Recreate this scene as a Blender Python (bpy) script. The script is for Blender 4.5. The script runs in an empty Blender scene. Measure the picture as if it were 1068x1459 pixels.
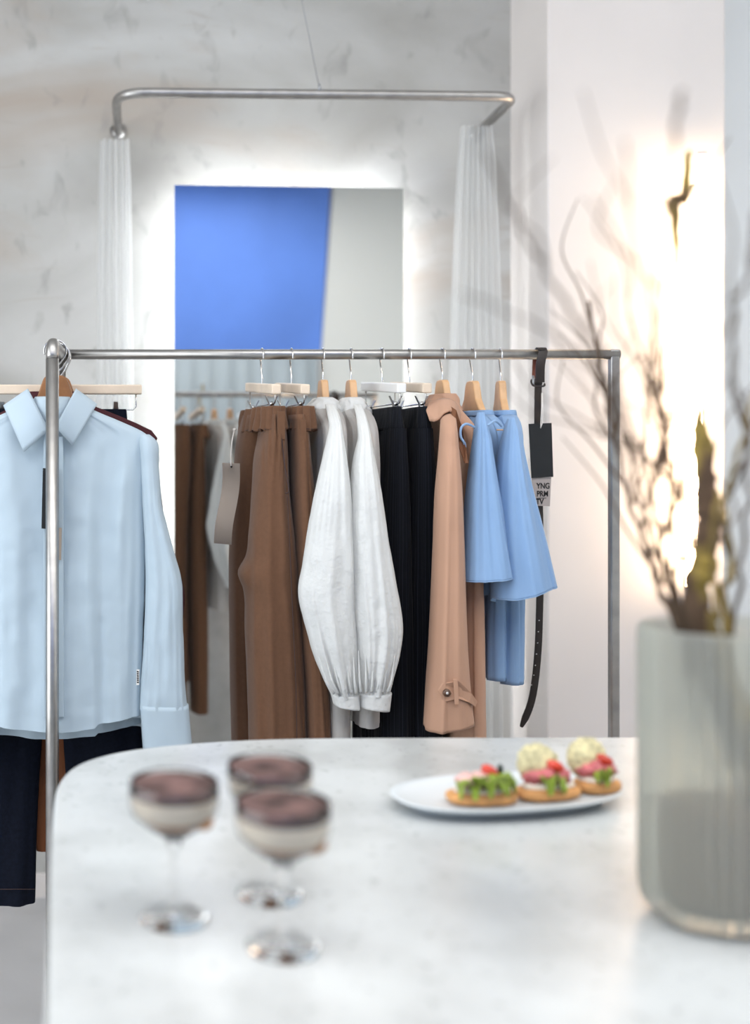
import bpy, bmesh, math, random
from mathutils import Vector, Matrix, noise

# ------------------------------------------------------------------ camera, world, lights, exposure
scene = bpy.context.scene
F, VX, VY, CZ = 1500.0, 186.0, 637.0, 1.37      # focal length in pixels, vanishing point, eye height
col = scene.collection
cam_d = bpy.data.cameras.new('camera'); cam = bpy.data.objects.new('camera', cam_d); col.objects.link(cam)
cam.location = (0, 0, CZ); cam.rotation_euler = (math.pi/2, 0, 0)
cam_d.sensor_fit = 'VERTICAL'; cam_d.sensor_height = 36.0; cam_d.sensor_width = 24.0
cam_d.lens = F/1459*36.0
cam_d.shift_x = (534-VX)/1459; cam_d.shift_y = -(729.5-VY)/1459
cam_d.clip_start = 0.05
cam_d.dof.use_dof = True; cam_d.dof.focus_distance = 2.11; cam_d.dof.aperture_fstop = 1.7
scene.camera = cam

world = bpy.data.worlds.new('world'); scene.world = world; world.use_nodes = True
world.node_tree.nodes['Background'].inputs[0].default_value = (0.80, 0.90, 1.0, 1)
world.node_tree.nodes['Background'].inputs[1].default_value = 0.5

def area(name, loc, rot, sx, sy, power, color):
    l = bpy.data.lights.new(name, 'AREA'); l.shape = 'RECTANGLE'; l.size = sx; l.size_y = sy
    l.energy = power; l.color = color
    o = bpy.data.objects.new(name, l); o.location = loc; o.rotation_euler = rot; col.objects.link(o)
    return o
R = math.radians
# daylight through the shop window in the left wall
area('window_daylight', (-2.3, 0.55, 1.75), (0, R(-90), 0), 2.3, 2.7, 80, (0.93, 0.975, 1.0))
# two unseen area lights under the ceiling, added as soft fill
area('ceiling_fill', (0.75, 0.45, 3.33), (0, 0, 0), 4.2, 1.6, 72, (1.0, 0.985, 0.96))
area('ceiling_fill', (0.4, -1.0, 3.33), (0, 0, 0), 3.0, 0.5, 26, (1.0, 0.98, 0.95))

vs = scene.view_settings
vs.view_transform = 'Standard'; vs.look = 'None'; vs.gamma = 1.0; vs.use_curve_mapping = False
vs.exposure = 0.0

# ------------------------------------------------------------------ helpers
def P(x, y, d):
    return Vector(((x-VX)/F*d, d, CZ-(y-VY)/F*d))
def lerp(a, b, t): return a+(b-a)*t
def sstep(a, b, x):
    t = max(0.0, min(1.0, (x-a)/(b-a))); return t*t*(3-2*t)
def srgb(r, g, b):
    f = lambda c: (c/255/12.92) if c/255 <= .04045 else ((c/255+.055)/1.055)**2.4
    return (f(r), f(g), f(b), 1.0)
def nz(x, y, z): return noise.noise(Vector((x, y, z)))

def mat(name, color, rough=.5, metal=0.0, var=0.0, vscale=8.0, bump=0.0, bscale=200.0, sheen=0.0, emit=None, es=0.0, trans=0.0, ior=1.45, spec=.5, alpha=None, translucent=0.0, stripes=None, crease=0.0, cscale=11.0):
    m = bpy.data.materials.new(name); m.use_nodes = True
    nt = m.node_tree; n = nt.nodes; b = n['Principled BSDF']
    b.inputs['Base Color'].default_value = color
    b.inputs['Roughness'].default_value = rough
    b.inputs['Metallic'].default_value = metal
    b.inputs['Specular IOR Level'].default_value = spec
    b.inputs['IOR'].default_value = ior
    if trans: b.inputs['Transmission Weight'].default_value = trans
    if sheen: b.inputs['Sheen Weight'].default_value = sheen
    if emit: b.inputs['Emission Color'].default_value = emit; b.inputs['Emission Strength'].default_value = es
    tc = n.new('ShaderNodeTexCoord')
    csock = None
    if var:
        t = n.new('ShaderNodeTexNoise'); t.inputs['Scale'].default_value = vscale; t.inputs['Detail'].default_value = 6
        nt.links.new(tc.outputs['Object'], t.inputs['Vector'])
        r = n.new('ShaderNodeValToRGB')
        r.color_ramp.elements[0].position = .3; r.color_ramp.elements[1].position = .7
        r.color_ramp.elements[0].color = tuple(c*(1-var) for c in color[:3])+(1,)
        r.color_ramp.elements[1].color = tuple(min(1, c*(1+var)) for c in color[:3])+(1,)
        nt.links.new(t.outputs[0], r.inputs[0]); csock = r.outputs[0]
    if stripes:                                   # (count, width, colour): woven stripes running down the cloth
        cnt, wid, scol = stripes
        sx = n.new('ShaderNodeSeparateXYZ'); nt.links.new(tc.outputs['UV'], sx.inputs[0])
        mu = n.new('ShaderNodeMath'); mu.operation = 'MULTIPLY'; mu.inputs[1].default_value = cnt; nt.links.new(sx.outputs[0], mu.inputs[0])
        fr = n.new('ShaderNodeMath'); fr.operation = 'FRACT'; nt.links.new(mu.outputs[0], fr.inputs[0])
        lt = n.new('ShaderNodeMath'); lt.operation = 'LESS_THAN'; lt.inputs[1].default_value = wid; nt.links.new(fr.outputs[0], lt.inputs[0])
        mx = n.new('ShaderNodeMix'); mx.data_type = 'RGBA'; nt.links.new(lt.outputs[0], mx.inputs[0])
        mx.inputs[6].default_value = color; mx.inputs[7].default_value = scol
        if csock: nt.links.new(csock, mx.inputs[6])
        csock = mx.outputs[2]
    if csock: nt.links.new(csock, b.inputs['Base Color'])
    if bump:
        t = n.new('ShaderNodeTexNoise'); t.inputs['Scale'].default_value = bscale; t.inputs['Detail'].default_value = 3
        nt.links.new(tc.outputs['Object'], t.inputs['Vector'])
        bp = n.new('ShaderNodeBump'); bp.inputs['Strength'].default_value = bump; bp.inputs['Distance'].default_value = .004
        nt.links.new(t.outputs[0], bp.inputs['Height']); nt.links.new(bp.outputs[0], b.inputs['Normal'])
    if crease:                                    # pressed-in creases of hung cloth
        mp = n.new('ShaderNodeMapping'); mp.inputs['Scale'].default_value = (1, 1, .55); nt.links.new(tc.outputs['Object'], mp.inputs[0])
        t = n.new('ShaderNodeTexNoise'); t.noise_type = 'RIDGED_MULTIFRACTAL'; t.inputs['Scale'].default_value = cscale; t.inputs['Detail'].default_value = 2; t.inputs['Distortion'].default_value = .7
        nt.links.new(mp.outputs[0], t.inputs['Vector'])
        bp2 = n.new('ShaderNodeBump'); bp2.inputs['Strength'].default_value = crease; bp2.inputs['Distance'].default_value = .006
        nt.links.new(t.outputs[0], bp2.inputs['Height'])
        if bump: nt.links.new(bp.outputs[0], bp2.inputs['Normal'])
        nt.links.new(bp2.outputs[0], b.inputs['Normal'])
    out = n['Material Output']; sh = b.outputs[0]
    if translucent:
        tl = n.new('ShaderNodeBsdfTranslucent'); tl.inputs[0].default_value = color
        if csock: nt.links.new(csock, tl.inputs[0])
        ms = n.new('ShaderNodeMixShader'); ms.inputs[0].default_value = translucent
        nt.links.new(sh, ms.inputs[1]); nt.links.new(tl.outputs[0], ms.inputs[2]); sh = ms.outputs[0]
    if alpha is not None:
        tp = n.new('ShaderNodeBsdfTransparent')
        ms = n.new('ShaderNodeMixShader'); ms.inputs[0].default_value = alpha
        nt.links.new(tp.outputs[0], ms.inputs[1]); nt.links.new(sh, ms.inputs[2]); sh = ms.outputs[0]
    nt.links.new(sh, out.inputs['Surface'])
    return m

def obj(name, geo, m, parent=None, smooth=True, kind=None, solid=0.0, sub=0, bevel=0.0):
    v, f = geo[0], geo[1]
    me = bpy.data.meshes.new(name); me.from_pydata([tuple(p) for p in v], [], f)
    if len(geo) > 2 and geo[2]:
        uv = me.uv_layers.new(name='UVMap'); k = 0
        for fi, poly in enumerate(me.polygons):
            for li in poly.loop_indices: uv.data[li].uv = geo[2][me.loops[li].vertex_index]
    me.validate(); me.update()
    bm = bmesh.new(); bm.from_mesh(me); bmesh.ops.recalc_face_normals(bm, faces=bm.faces); bm.to_mesh(me); bm.free()
    if smooth: me.polygons.foreach_set('use_smooth', [True]*len(me.polygons))
    me.materials.append(m)
    o = bpy.data.objects.new(name, me); col.objects.link(o)
    if parent: o.parent = parent
    if kind: o['kind'] = kind
    if solid:
        s = o.modifiers.new('thickness', 'SOLIDIFY'); s.thickness = solid; s.offset = 0
    if bevel:
        s = o.modifiers.new('bevel', 'BEVEL'); s.width = bevel; s.segments = 3; s.limit_method = 'ANGLE'
    if sub:
        s = o.modifiers.new('subdivision', 'SUBSURF'); s.levels = sub; s.render_levels = sub
    return o
ROOTS = []
def tag(o, label, cat, group=None):
    o['label'] = label; o['category'] = cat
    if group: o['group'] = group
    return o
def thing(name, label, cat, group=None):
    o = bpy.data.objects.new(name, None); o.empty_display_size = .05; col.objects.link(o); ROOTS.append(o)
    return tag(o, label, cat, group)
def struct(name, geo, m, smooth=False, parent=None, **k):
    return obj(name, geo, m, parent, smooth, None if parent else 'structure', **k)

def join(*gs):
    V, Fc, U = [], [], []; hasuv = all(len(g) > 2 for g in gs)
    for g in gs:
        k = len(V); V += list(g[0]); Fc += [tuple(i+k for i in f) for f in g[1]]
        if hasuv: U += list(g[2])
    return (V, Fc, U) if hasuv else (V, Fc)
def box(c, s, rz=0.0):
    x, y, z = s[0]/2, s[1]/2, s[2]/2
    m = Matrix.Rotation(rz, 3, 'Z')
    v = [m @ Vector((a*x, b*y, d*z))+Vector(c) for a in (-1, 1) for b in (-1, 1) for d in (-1, 1)]
    return v, [(0,1,3,2),(4,6,7,5),(0,4,5,1),(2,3,7,6),(0,2,6,4),(1,5,7,3)]
def bx(x0, x1, y0, y1, z0, z1): return box(((x0+x1)/2, (y0+y1)/2, (z0+z1)/2), (x1-x0, y1-y0, z1-z0))
def spline(pts, n):
    """Catmull-Rom through points"""
    out = []; L = len(pts)
    for i in range(L-1):
        p0, p1, p2, p3 = pts[max(i-1, 0)], pts[i], pts[i+1], pts[min(i+2, L-1)]
        for k in range(n):
            t = k/n
            out.append(.5*((2*p1)+(p2-p0)*t+(2*p0-5*p1+4*p2-p3)*t*t+(3*p1-p0-3*p2+p3)*t**3))
    out.append(pts[-1]); return out
def tube(pts, r, seg=10, closed=False, cap=True):
    pts = [Vector(p) for p in pts]; n = len(pts)
    rad = [r]*n if not isinstance(r, (list, tuple)) else r
    V, Fc = [], []; prev = None
    for i, p in enumerate(pts):
        if closed: t = pts[(i+1) % n]-pts[i-1]
        else: t = pts[min(i+1, n-1)]-pts[max(i-1, 0)]
        t.normalize()
        if prev is None:
            a = Vector((0, 0, 1)) if abs(t.z) < .9 else Vector((1, 0, 0))
            nrm = t.cross(a).normalized()
        else:
            nrm = (prev-t*prev.dot(t)).normalized()
        prev = nrm; bn = t.cross(nrm)
        for k in range(seg):
            a = 2*math.pi*k/seg; V.append(p+(nrm*math.cos(a)+bn*math.sin(a))*rad[i])
    m = n if closed else n-1
    for i in range(m):
        for k in range(seg):
            j = (i+1) % n
            Fc.append((i*seg+k, i*seg+(k+1) % seg, j*seg+(k+1) % seg, j*seg+k))
    if cap and not closed:
        Fc.append(tuple(range(seg))[::-1]); Fc.append(tuple((n-1)*seg+k for k in range(seg)))
    return V, Fc
def lathe(prof, c, seg=48, flute=0.0, nf=0, cap0=True, cap1=False):
    V, Fc = [], []
    for (r, z) in prof:
        for k in range(seg):
            a = 2*math.pi*k/seg; rr = r+(flute*math.cos(nf*a) if flute and r > .05 else 0)
            V.append(Vector((c[0]+rr*math.cos(a), c[1]+rr*math.sin(a), c[2]+z)))
    for i in range(len(prof)-1):
        for k in range(seg):
            Fc.append((i*seg+k, i*seg+(k+1) % seg, (i+1)*seg+(k+1) % seg, (i+1)*seg+k))
    if cap0: Fc.append(tuple(range(seg))[::-1])
    if cap1: Fc.append(tuple((len(prof)-1)*seg+k for k in range(seg)))
    return V, Fc
def prism(poly, t):
    """poly: list of world points of the front face; extruded by vector t"""
    n = len(poly); V = [Vector(p) for p in poly]+[Vector(p)+Vector(t) for p in poly]
    Fc = [tuple(range(n)), tuple(range(2*n-1, n-1, -1))]+[(i, n+i, n+(i+1) % n, (i+1) % n) for i in range(n)]
    return V, Fc
def panel(pts, d, t=.002):
    """flat piece from picture points with a depth (one, or one per point)"""
    ds = d if isinstance(d, (list, tuple)) else [d]*len(pts)
    return prism([P(x, y, dd) for (x, y), dd in zip(pts, ds)], (0, t, 0))
def ribbon(pts, w, t, wdir=None):
    """strap along pts; wdir per-point width direction or None (in-plane, facing -Y)"""
    V, Fc = [], []; n = len(pts)
    for i, p in enumerate(pts):
        tg = (pts[min(i+1, n-1)]-pts[max(i-1, 0)]).normalized()
        wd = wdir if wdir is not None else Vector((0, -1, 0)).cross(tg).normalized()
        wd = (wd-tg*wd.dot(tg)).normalized(); nr = tg.cross(wd).normalized()
        ww = w[i] if isinstance(w, list) else w
        for a, b in ((-1, -1), (1, -1), (1, 1), (-1, 1)): V.append(p+wd*ww/2*a+nr*t/2*b)
    for i in range(n-1):
        for k in range(4): Fc.append((i*4+k, i*4+(k+1) % 4, i*4+4+(k+1) % 4, i*4+4+k))
    Fc += [(0, 1, 2, 3), tuple((n-1)*4+k for k in (3, 2, 1, 0))]
    return V, Fc
def interp_rows(rows, nv):
    ys = [r[0] for r in rows]; out = []
    for i in range(nv+1):
        y = lerp(ys[0], ys[-1], i/nv)
        for k in range(len(rows)-1):
            if y <= ys[k+1] or k == len(rows)-2: break
        t = (y-ys[k])/(ys[k+1]-ys[k]); r0, r1 = rows[max(k-1, 0)], rows[min(k+2, len(rows)-1)]
        a, b = rows[k], rows[k+1]; h = b[0]-a[0]; row = [y]
        for j in range(1, len(a)):
            s = (b[j]-a[j])/h
            m0 = s if k == 0 else .5*(s+(a[j]-r0[j])/(a[0]-r0[0]))
            m1 = s if k == len(rows)-2 else .5*(s+(r1[j]-b[j])/(r1[0]-b[0]))
            t2, t3 = t*t, t*t*t
            row.append((2*t3-3*t2+1)*a[j]+(t3-2*t2+t)*h*m0+(-2*t3+3*t2)*b[j]+(t3-t2)*h*m1)
        out.append(row)
    return out
def loft_px(rows, D, ty, nu=56, nv=70, fold=.006, k=4.0, kz=1.2, seed=0.0, wr=.0015, p=2.3, cap0=True, cap1=False, bump=None, hem=None, tilt=None, grow=True):
    """cloth tube from (y, xl, xr[, D[, ty]]) picture rows, with its own depth and thickness; vertical folds come from noise"""
    full = []
    for r in rows:
        r = list(r)
        if len(r) < 4: r.append(D)
        if len(r) < 5: r.append(ty)
        full.append(r)
    rr = interp_rows(full, nv); V, Fc, U = [], [], []
    for i, (y, xl, xr, d, t) in enumerate(rr):
        v = i/nv; hw = max((xr-xl)/2, .5); cx = (xl+xr)/2
        amp = fold*(min(1.0, .25+v*1.2) if grow else 1.0)
        for j in range(nu):
            a = 2*math.pi*j/nu; c, s = math.cos(a), math.sin(a)
            cu = math.copysign(abs(c)**(2/p), c); su = math.copysign(abs(s)**(2/p), s)
            yy = y
            if hem: yy += hem(cu, su)*sstep(.72, 1.0, v)
            if tilt: yy += tilt*cu*v
            q = P(cx+hw*cu, yy, d)
            f = nz(c*k+seed, s*k+seed*.7, v*kz+seed*1.3)*1.3+.5*nz(c*k*2.1+seed, s*k*2.1, v*kz*1.7+3)
            edge = 1-abs(cu)**6
            q.y += t*su+amp*f*edge
            if wr:
                w = nz(q.x*34+seed, q.y*34, q.z*22)+.5*nz(q.x*70, q.y*70+seed, q.z*50)
                q.y += wr*w*edge; q.x += wr*.4*w
            if bump and su < .2: q.y += bump(cx+hw*cu, yy)
            V.append(q); U.append((j/nu, v))
    for i in range(nv):
        for j in range(nu):
            Fc.append((i*nu+j, i*nu+(j+1) % nu, (i+1)*nu+(j+1) % nu, (i+1)*nu+j))
    if cap0: Fc.append(tuple(range(nu))[::-1])
    if cap1: Fc.append(tuple(nv*nu+j for j in range(nu)))
    return V, Fc, U
def hang(xc, dc, phi, rows, fold=.004, k=5.0, kz=1.0, seed=0.0, ripple=0.0, nr=30, nu=72, nv=50, p=2.6, cap0=False, wr=.001, hem=None):
    """cloth body hanging edge-on from the rail: rows (z, half length along the hanger, half thickness[, shift along hanger])"""
    full = [list(r)+([0.0] if len(r) < 4 else []) for r in rows]
    full = [[-r[0]]+r[1:] for r in full]
    rr = interp_rows(full, nv); V, Fc, U = [], [], []
    ux, uy = -math.sin(phi), math.cos(phi)           # along the hanger (away from the camera)
    for i, (mz, a_, b_, sh) in enumerate(rr):
        v = i/nv
        for j in range(nu):
            a = 2*math.pi*j/nu; c, s = math.cos(a), math.sin(a)
            cu = math.copysign(abs(c)**(2/p), c)*a_+sh; sv = math.copysign(abs(s)**(2/p), s)*b_
            f = nz(c*k+seed, s*2+seed, v*kz+seed)+.5*nz(c*k*2.3, s*2+seed, v*kz*1.5+9)
            sv += (fold*f*min(1, .3+v*1.5)+ripple*math.sin(nr*a+2*nz(c*3, s*3, seed)))*(1 if abs(c) < .97 else .4)
            z = -mz
            if hem: z += hem(c, s)*sstep(.75, 1, v)
            q = Vector((xc+ux*cu+uy*sv, dc+uy*cu-ux*sv, z))
            w = nz(q.x*34+seed, q.y*34, q.z*22); q.x += wr*w
            V.append(q); U.append((j/nu, v))
    for i in range(nv):
        for j in range(nu):
            Fc.append((i*nu+j, i*nu+(j+1) % nu, (i+1)*nu+(j+1) % nu, (i+1)*nu+j))
    if cap0: Fc.append(tuple(range(nu))[::-1])
    return V, Fc, U
def mirror_y(geo, y0, dx=0.0):
    return ([Vector((p.x+dx, 2*y0-p.y, p.z)) for p in geo[0]], [tuple(reversed(f)) for f in geo[1]])+tuple(geo[2:])
def blob(c, r, amp=.1, seed=0, freq=2.0, nu=20, nv=12, rot=None):
    V, Fc = [], []
    for i in range(nv+1):
        th = math.pi*i/nv
        for j in range(nu):
            a = 2*math.pi*j/nu
            d = Vector((math.sin(th)*math.cos(a), math.sin(th)*math.sin(a), math.cos(th)))
            d = d*(1+amp*nz(d.x*freq+seed, d.y*freq+seed*2, d.z*freq))
            q = Vector((d.x*r[0], d.y*r[1], d.z*r[2]))
            if rot: q = rot @ q
            V.append(q+Vector(c))
    for i in range(nv):
        for j in range(nu): Fc.append((i*nu+j, i*nu+(j+1) % nu, (i+1)*nu+(j+1) % nu, (i+1)*nu+j))
    return V, Fc

# ------------------------------------------------------------------ materials
def concrete():
    m = bpy.data.materials.new('raw_plaster'); m.use_nodes = True; nt = m.node_tree; n = nt.nodes; b = n['Principled BSDF']
    b.inputs['Roughness'].default_value = .75; b.inputs['Specular IOR Level'].default_value = .25
    tc = n.new('ShaderNodeTexCoord')
    def tex(scale, det, sc=(1, 1, 1), dist=0.0):
        mp = n.new('ShaderNodeMapping'); mp.inputs['Scale'].default_value = sc; nt.links.new(tc.outputs['Object'], mp.inputs[0])
        t = n.new('ShaderNodeTexNoise'); t.inputs['Scale'].default_value = scale; t.inputs['Detail'].default_value = det
        t.inputs['Distortion'].default_value = dist
        nt.links.new(mp.outputs[0], t.inputs['Vector']); return t.outputs[0]
    def ramp(s, p0, c0, p1, c1):
        r = n.new('ShaderNodeValToRGB'); r.color_ramp.elements[0].position = p0; r.color_ramp.elements[0].color = c0
        r.color_ramp.elements[1].position = p1; r.color_ramp.elements[1].color = c1; nt.links.new(s, r.inputs[0]); return r.outputs[0]
    def mix(kind, f, a, c):
        x = n.new('ShaderNodeMix'); x.data_type = 'RGBA'; x.blend_type = kind
        if isinstance(f, float): x.inputs[0].default_value = f
        else: nt.links.new(f, x.inputs[0])
        nt.links.new(a, x.inputs[6])
        if isinstance(c, tuple): x.inputs[7].default_value = c
        else: nt.links.new(c, x.inputs[7])
        return x.outputs[2]
    base = ramp(tex(1.6, 8, (1, 1, 1.6), .6), .3, (.37, .36, .335, 1), .7, (.55, .55, .535, 1))
    warm = ramp(tex(1.1, 5, (1, 1, 2.2), .8), .52, (0, 0, 0, 1), .72, (1, 1, 1, 1))
    c = mix('MIX', warm, base, (.41, .355, .305, 1))
    spots = ramp(tex(8.5, 3, (1.6, 1, 1), .5), .60, (0, 0, 0, 1), .74, (.55, .55, .55, 1))
    c = mix('MIX', spots, c, (.27, .26, .245, 1))
    scr = ramp(tex(5.0, 6, (.6, 1, 4.0), 1.2), .63, (0, 0, 0, 1), .75, (.5, .5, .5, 1))
    c = mix('MIX', scr, c, (.40, .36, .32, 1))
    nt.links.new(c, b.inputs['Base Color'])
    bp = n.new('ShaderNodeBump'); bp.inputs['Strength'].default_value = .25; bp.inputs['Distance'].default_value = .01
    nt.links.new(tex(14, 8), bp.inputs['Height']); nt.links.new(bp.outputs[0], b.inputs['Normal'])
    return m
M = {}
M['plaster'] = concrete()
M['white_wall'] = mat('white_wall_paint', (.77, .725, .70, 1), .6, var=.03, vscale=3, spec=.3)
M['cool_wall'] = mat('pale_cool_wall_paint', (.84, .87, .88, 1), .6, var=.03, vscale=2, spec=.3)
M['ceiling'] = mat('white_ceiling_paint', (.75, .75, .74, 1), .7)
M['floor'] = mat('pale_grey_screed', (.50, .505, .52, 1), .32, var=.1, vscale=2.5, spec=.4)
M['blue'] = mat('blue_panel_paint', (.10, .215, .62, 1), .55, var=.2, vscale=.8)
M['offwhite'] = mat('off_white_panel', (.62, .62, .59, 1), .6)
M['grey_curtain'] = mat('grey_blue_curtain_cloth', (.34, .385, .41, 1), .8, translucent=.1)
M['steel'] = mat('brushed_steel', (.40, .39, .38, 1), .36, 1.0, var=.12, vscale=30)
M['wire'] = mat('polished_wire', (.62, .62, .62, 1), .18, 1.0)
M['mirror'] = mat('mirror_silvering', (.88, .90, .91, 1), .015, 1.0)
M['alu'] = mat('aluminium_edge', (.75, .76, .77, 1), .35, 1.0)
M['led'] = mat('led_strip_white', (1, 1, 1, 1), .5, emit=(.95, .98, 1, 1), es=30)
M['tube'] = mat('warm_tube_light', (1, .9, .8, 1), .4, emit=(1, .72, .46, 1), es=42)
M['cap'] = mat('lamp_end_cap_grey', (.42, .43, .45, 1), .4, .6)
M['sheer'] = mat('sheer_white_voile', (.86, .87, .87, 1), .9, translucent=.45, alpha=.62)
M['oak'] = mat('oak_wood', (.30, .135, .055, 1), .42, var=.22, vscale=22, bump=.15, bscale=90)
M['beech'] = mat('beech_wood', (.66, .40, .21, 1), .4, var=.12, vscale=20)
M['pale_wood'] = mat('pale_ash_wood', (.74, .61, .48, 1), .45, var=.07, vscale=25)
M['shirt'] = mat('light_blue_poplin', (.49, .595, .675, 1), .8, sheen=.15, bump=.05, bscale=500, translucent=.10, spec=.2, crease=.28, cscale=9)
M['brown'] = mat('camel_brown_twill', (.138, .070, .040, 1), .85, crease=.12, cscale=8, sheen=.12, var=.06, vscale=120, bump=.12, bscale=700, spec=.15)
M['white_cloth'] = mat('white_cotton_dobby', (.79, .80, .79, 1), .85, crease=.22, cscale=16, sheen=.1, bump=.55, bscale=110, translucent=.22, spec=.15)
M['sheer_lace'] = mat('sheer_lace_cotton', (.74, .72, .70, 1), .85, bump=.5, bscale=120, translucent=.25, alpha=.74, spec=.1)
M['black'] = mat('black_pinstripe_wool', (.0055, .0065, .010, 1), .85, spec=.15, sheen=.03, stripes=(42, .06, (.03, .035, .05, 1)))
M['trench'] = mat('beige_gabardine', (.48, .285, .195, 1), .75, crease=.12, cscale=8, sheen=.1, bump=.08, bscale=600, spec=.2)
M['trench_dark'] = mat('brown_undercollar', (.17, .075, .04, 1), .8, spec=.2)
M['horn'] = mat('horn_button', (.10, .05, .03, 1), .3)
M['blue_cloth'] = mat('sky_blue_poplin', (.245, .40, .65, 1), .8, sheen=.1, bump=.05, bscale=500, spec=.2, translucent=.15, crease=.15, cscale=10, stripes=(240, .45, (.31, .47, .71, 1)))
M['denim'] = mat('dark_navy_denim', (.0045, .0065, .014, 1), .85, var=.25, vscale=150, spec=.15)
M['stitch'] = mat('brown_stitch', (.05, .03, .03, 1), .8)
M['maroon'] = mat('maroon_crepe', (.060, .018, .022, 1), .8, spec=.2)
M['rust'] = mat('rust_brown_wool', (.22, .075, .028, 1), .85)
M['leather'] = mat('dark_brown_leather', (.020, .014, .012, 1), .45, bump=.1, bscale=300)
M['leather_in'] = mat('tan_leather_inside', (.17, .05, .03, 1), .6)
M['black_card'] = mat('black_card', (.010, .011, .012, 1), .5)
M['grey_card'] = mat('grey_card', (.42, .36, .33, 1), .7)
M['taupe_card'] = mat('taupe_card', (.40, .335, .28, 1), .7)
M['ink'] = mat('black_ink', (.01, .01, .01, 1), .6)
M['hole'] = mat('pale_eyelet', (.75, .74, .72, 1), .5)
M['string'] = mat('white_cord', (.75, .72, .68, 1), .8)
M['glass'] = mat('clear_glass', (1, 1, 1, 1), .0, trans=1.0, ior=1.45)
M['thin_glass'] = mat('thin_clear_glass', (1, 1, 1, 1), .0, trans=1.0, ior=1.18, spec=.3)
M['porcelain'] = mat('pale_blue_porcelain', (.70, .745, .77, 1), .22)
M['plate_rim'] = mat('grey_plate_side', (.33, .37, .41, 1), .4)
M['cream'] = mat('vanilla_cream', (.76, .68, .56, 1), .5, var=.04, vscale=40)
M['cocoa'] = mat('cocoa_layer', (.12, .068, .062, 1), .75, var=.75, vscale=38)
M['caramel'] = mat('coffee_biscuit', (.40, .19, .075, 1), .6, var=.35, vscale=60)
M['bread'] = mat('toasted_bread', (.60, .30, .11, 1), .7, var=.25, vscale=60, bump=.3, bscale=120)
M['crumb'] = mat('pale_spread', (.82, .74, .64, 1), .6, var=.08, vscale=60)
M['lettuce'] = mat('green_lettuce', (.30, .40, .06, 1), .5, var=.5, vscale=70, translucent=.2)
M['ham'] = mat('pink_ham', (.56, .15, .16, 1), .45, var=.25, vscale=60)
M['pale_ham'] = mat('pale_pink_ham', (.80, .50, .46, 1), .45, var=.2, vscale=50)
M['tomato'] = mat('red_tomato', (.58, .055, .03, 1), .25, var=.2, vscale=40)
M['olive'] = mat('dark_olive_leaf', (.016, .028, .014, 1), .4)
M['cheese'] = mat('herbed_cream_cheese', (.66, .60, .36, 1), .7, var=.38, vscale=110, bump=.8, bscale=180)
M['bark'] = mat('grey_brown_bark', (.085, .055, .035, 1), .9, var=.4, vscale=60, bump=.4, bscale=90)
M['lichen'] = mat('olive_lichen_bark', (.215, .150, .045, 1), .9, var=.5, vscale=45, bump=.4, bscale=90)
def trunk_mat():
    m = bpy.data.materials.new('bark_with_lichen_patches'); m.use_nodes = True; nt = m.node_tree; n = nt.nodes; b = n['Principled BSDF']
    b.inputs['Roughness'].default_value = .9
    tc = n.new('ShaderNodeTexCoord'); t = n.new('ShaderNodeTexNoise'); t.inputs['Scale'].default_value = 9; t.inputs['Detail'].default_value = 5
    nt.links.new(tc.outputs['Object'], t.inputs['Vector'])
    r = n.new('ShaderNodeValToRGB'); e = r.color_ramp.elements
    e[0].position = .46; e[0].color = (.085, .050, .028, 1); e[1].position = .56; e[1].color = (.30, .215, .045, 1)
    sx = n.new('ShaderNodeSeparateXYZ'); nt.links.new(tc.outputs['Object'], sx.inputs[0])
    mr_ = n.new('ShaderNodeMapRange'); mr_.inputs[1].default_value = 1.26; mr_.inputs[2].default_value = 1.36; mr_.inputs[3].default_value = -.06; mr_.inputs[4].default_value = .10
    nt.links.new(sx.outputs[2], mr_.inputs[0]); ad = n.new('ShaderNodeMath'); nt.links.new(t.outputs[0], ad.inputs[0]); nt.links.new(mr_.outputs[0], ad.inputs[1])
    nt.links.new(ad.outputs[0], r.inputs[0]); nt.links.new(r.outputs[0], b.inputs['Base Color'])
    return m
M['trunk'] = trunk_mat()
def vase_mat():
    m = bpy.data.materials.new('frosted_grey_green_glass'); m.use_nodes = True; nt = m.node_tree; n = nt.nodes; b = n['Principled BSDF']
    b.inputs['Base Color'].default_value = (.74, .75, .70, 1); b.inputs['Roughness'].default_value = .30
    b.inputs['Transmission Weight'].default_value = .80; b.inputs['IOR'].default_value = 1.15
    return m
M['vase'] = vase_mat()
M['water'] = mat('murky_water', (.17, .10, .055, 1), .35, trans=.05, ior=1.2)
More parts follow.
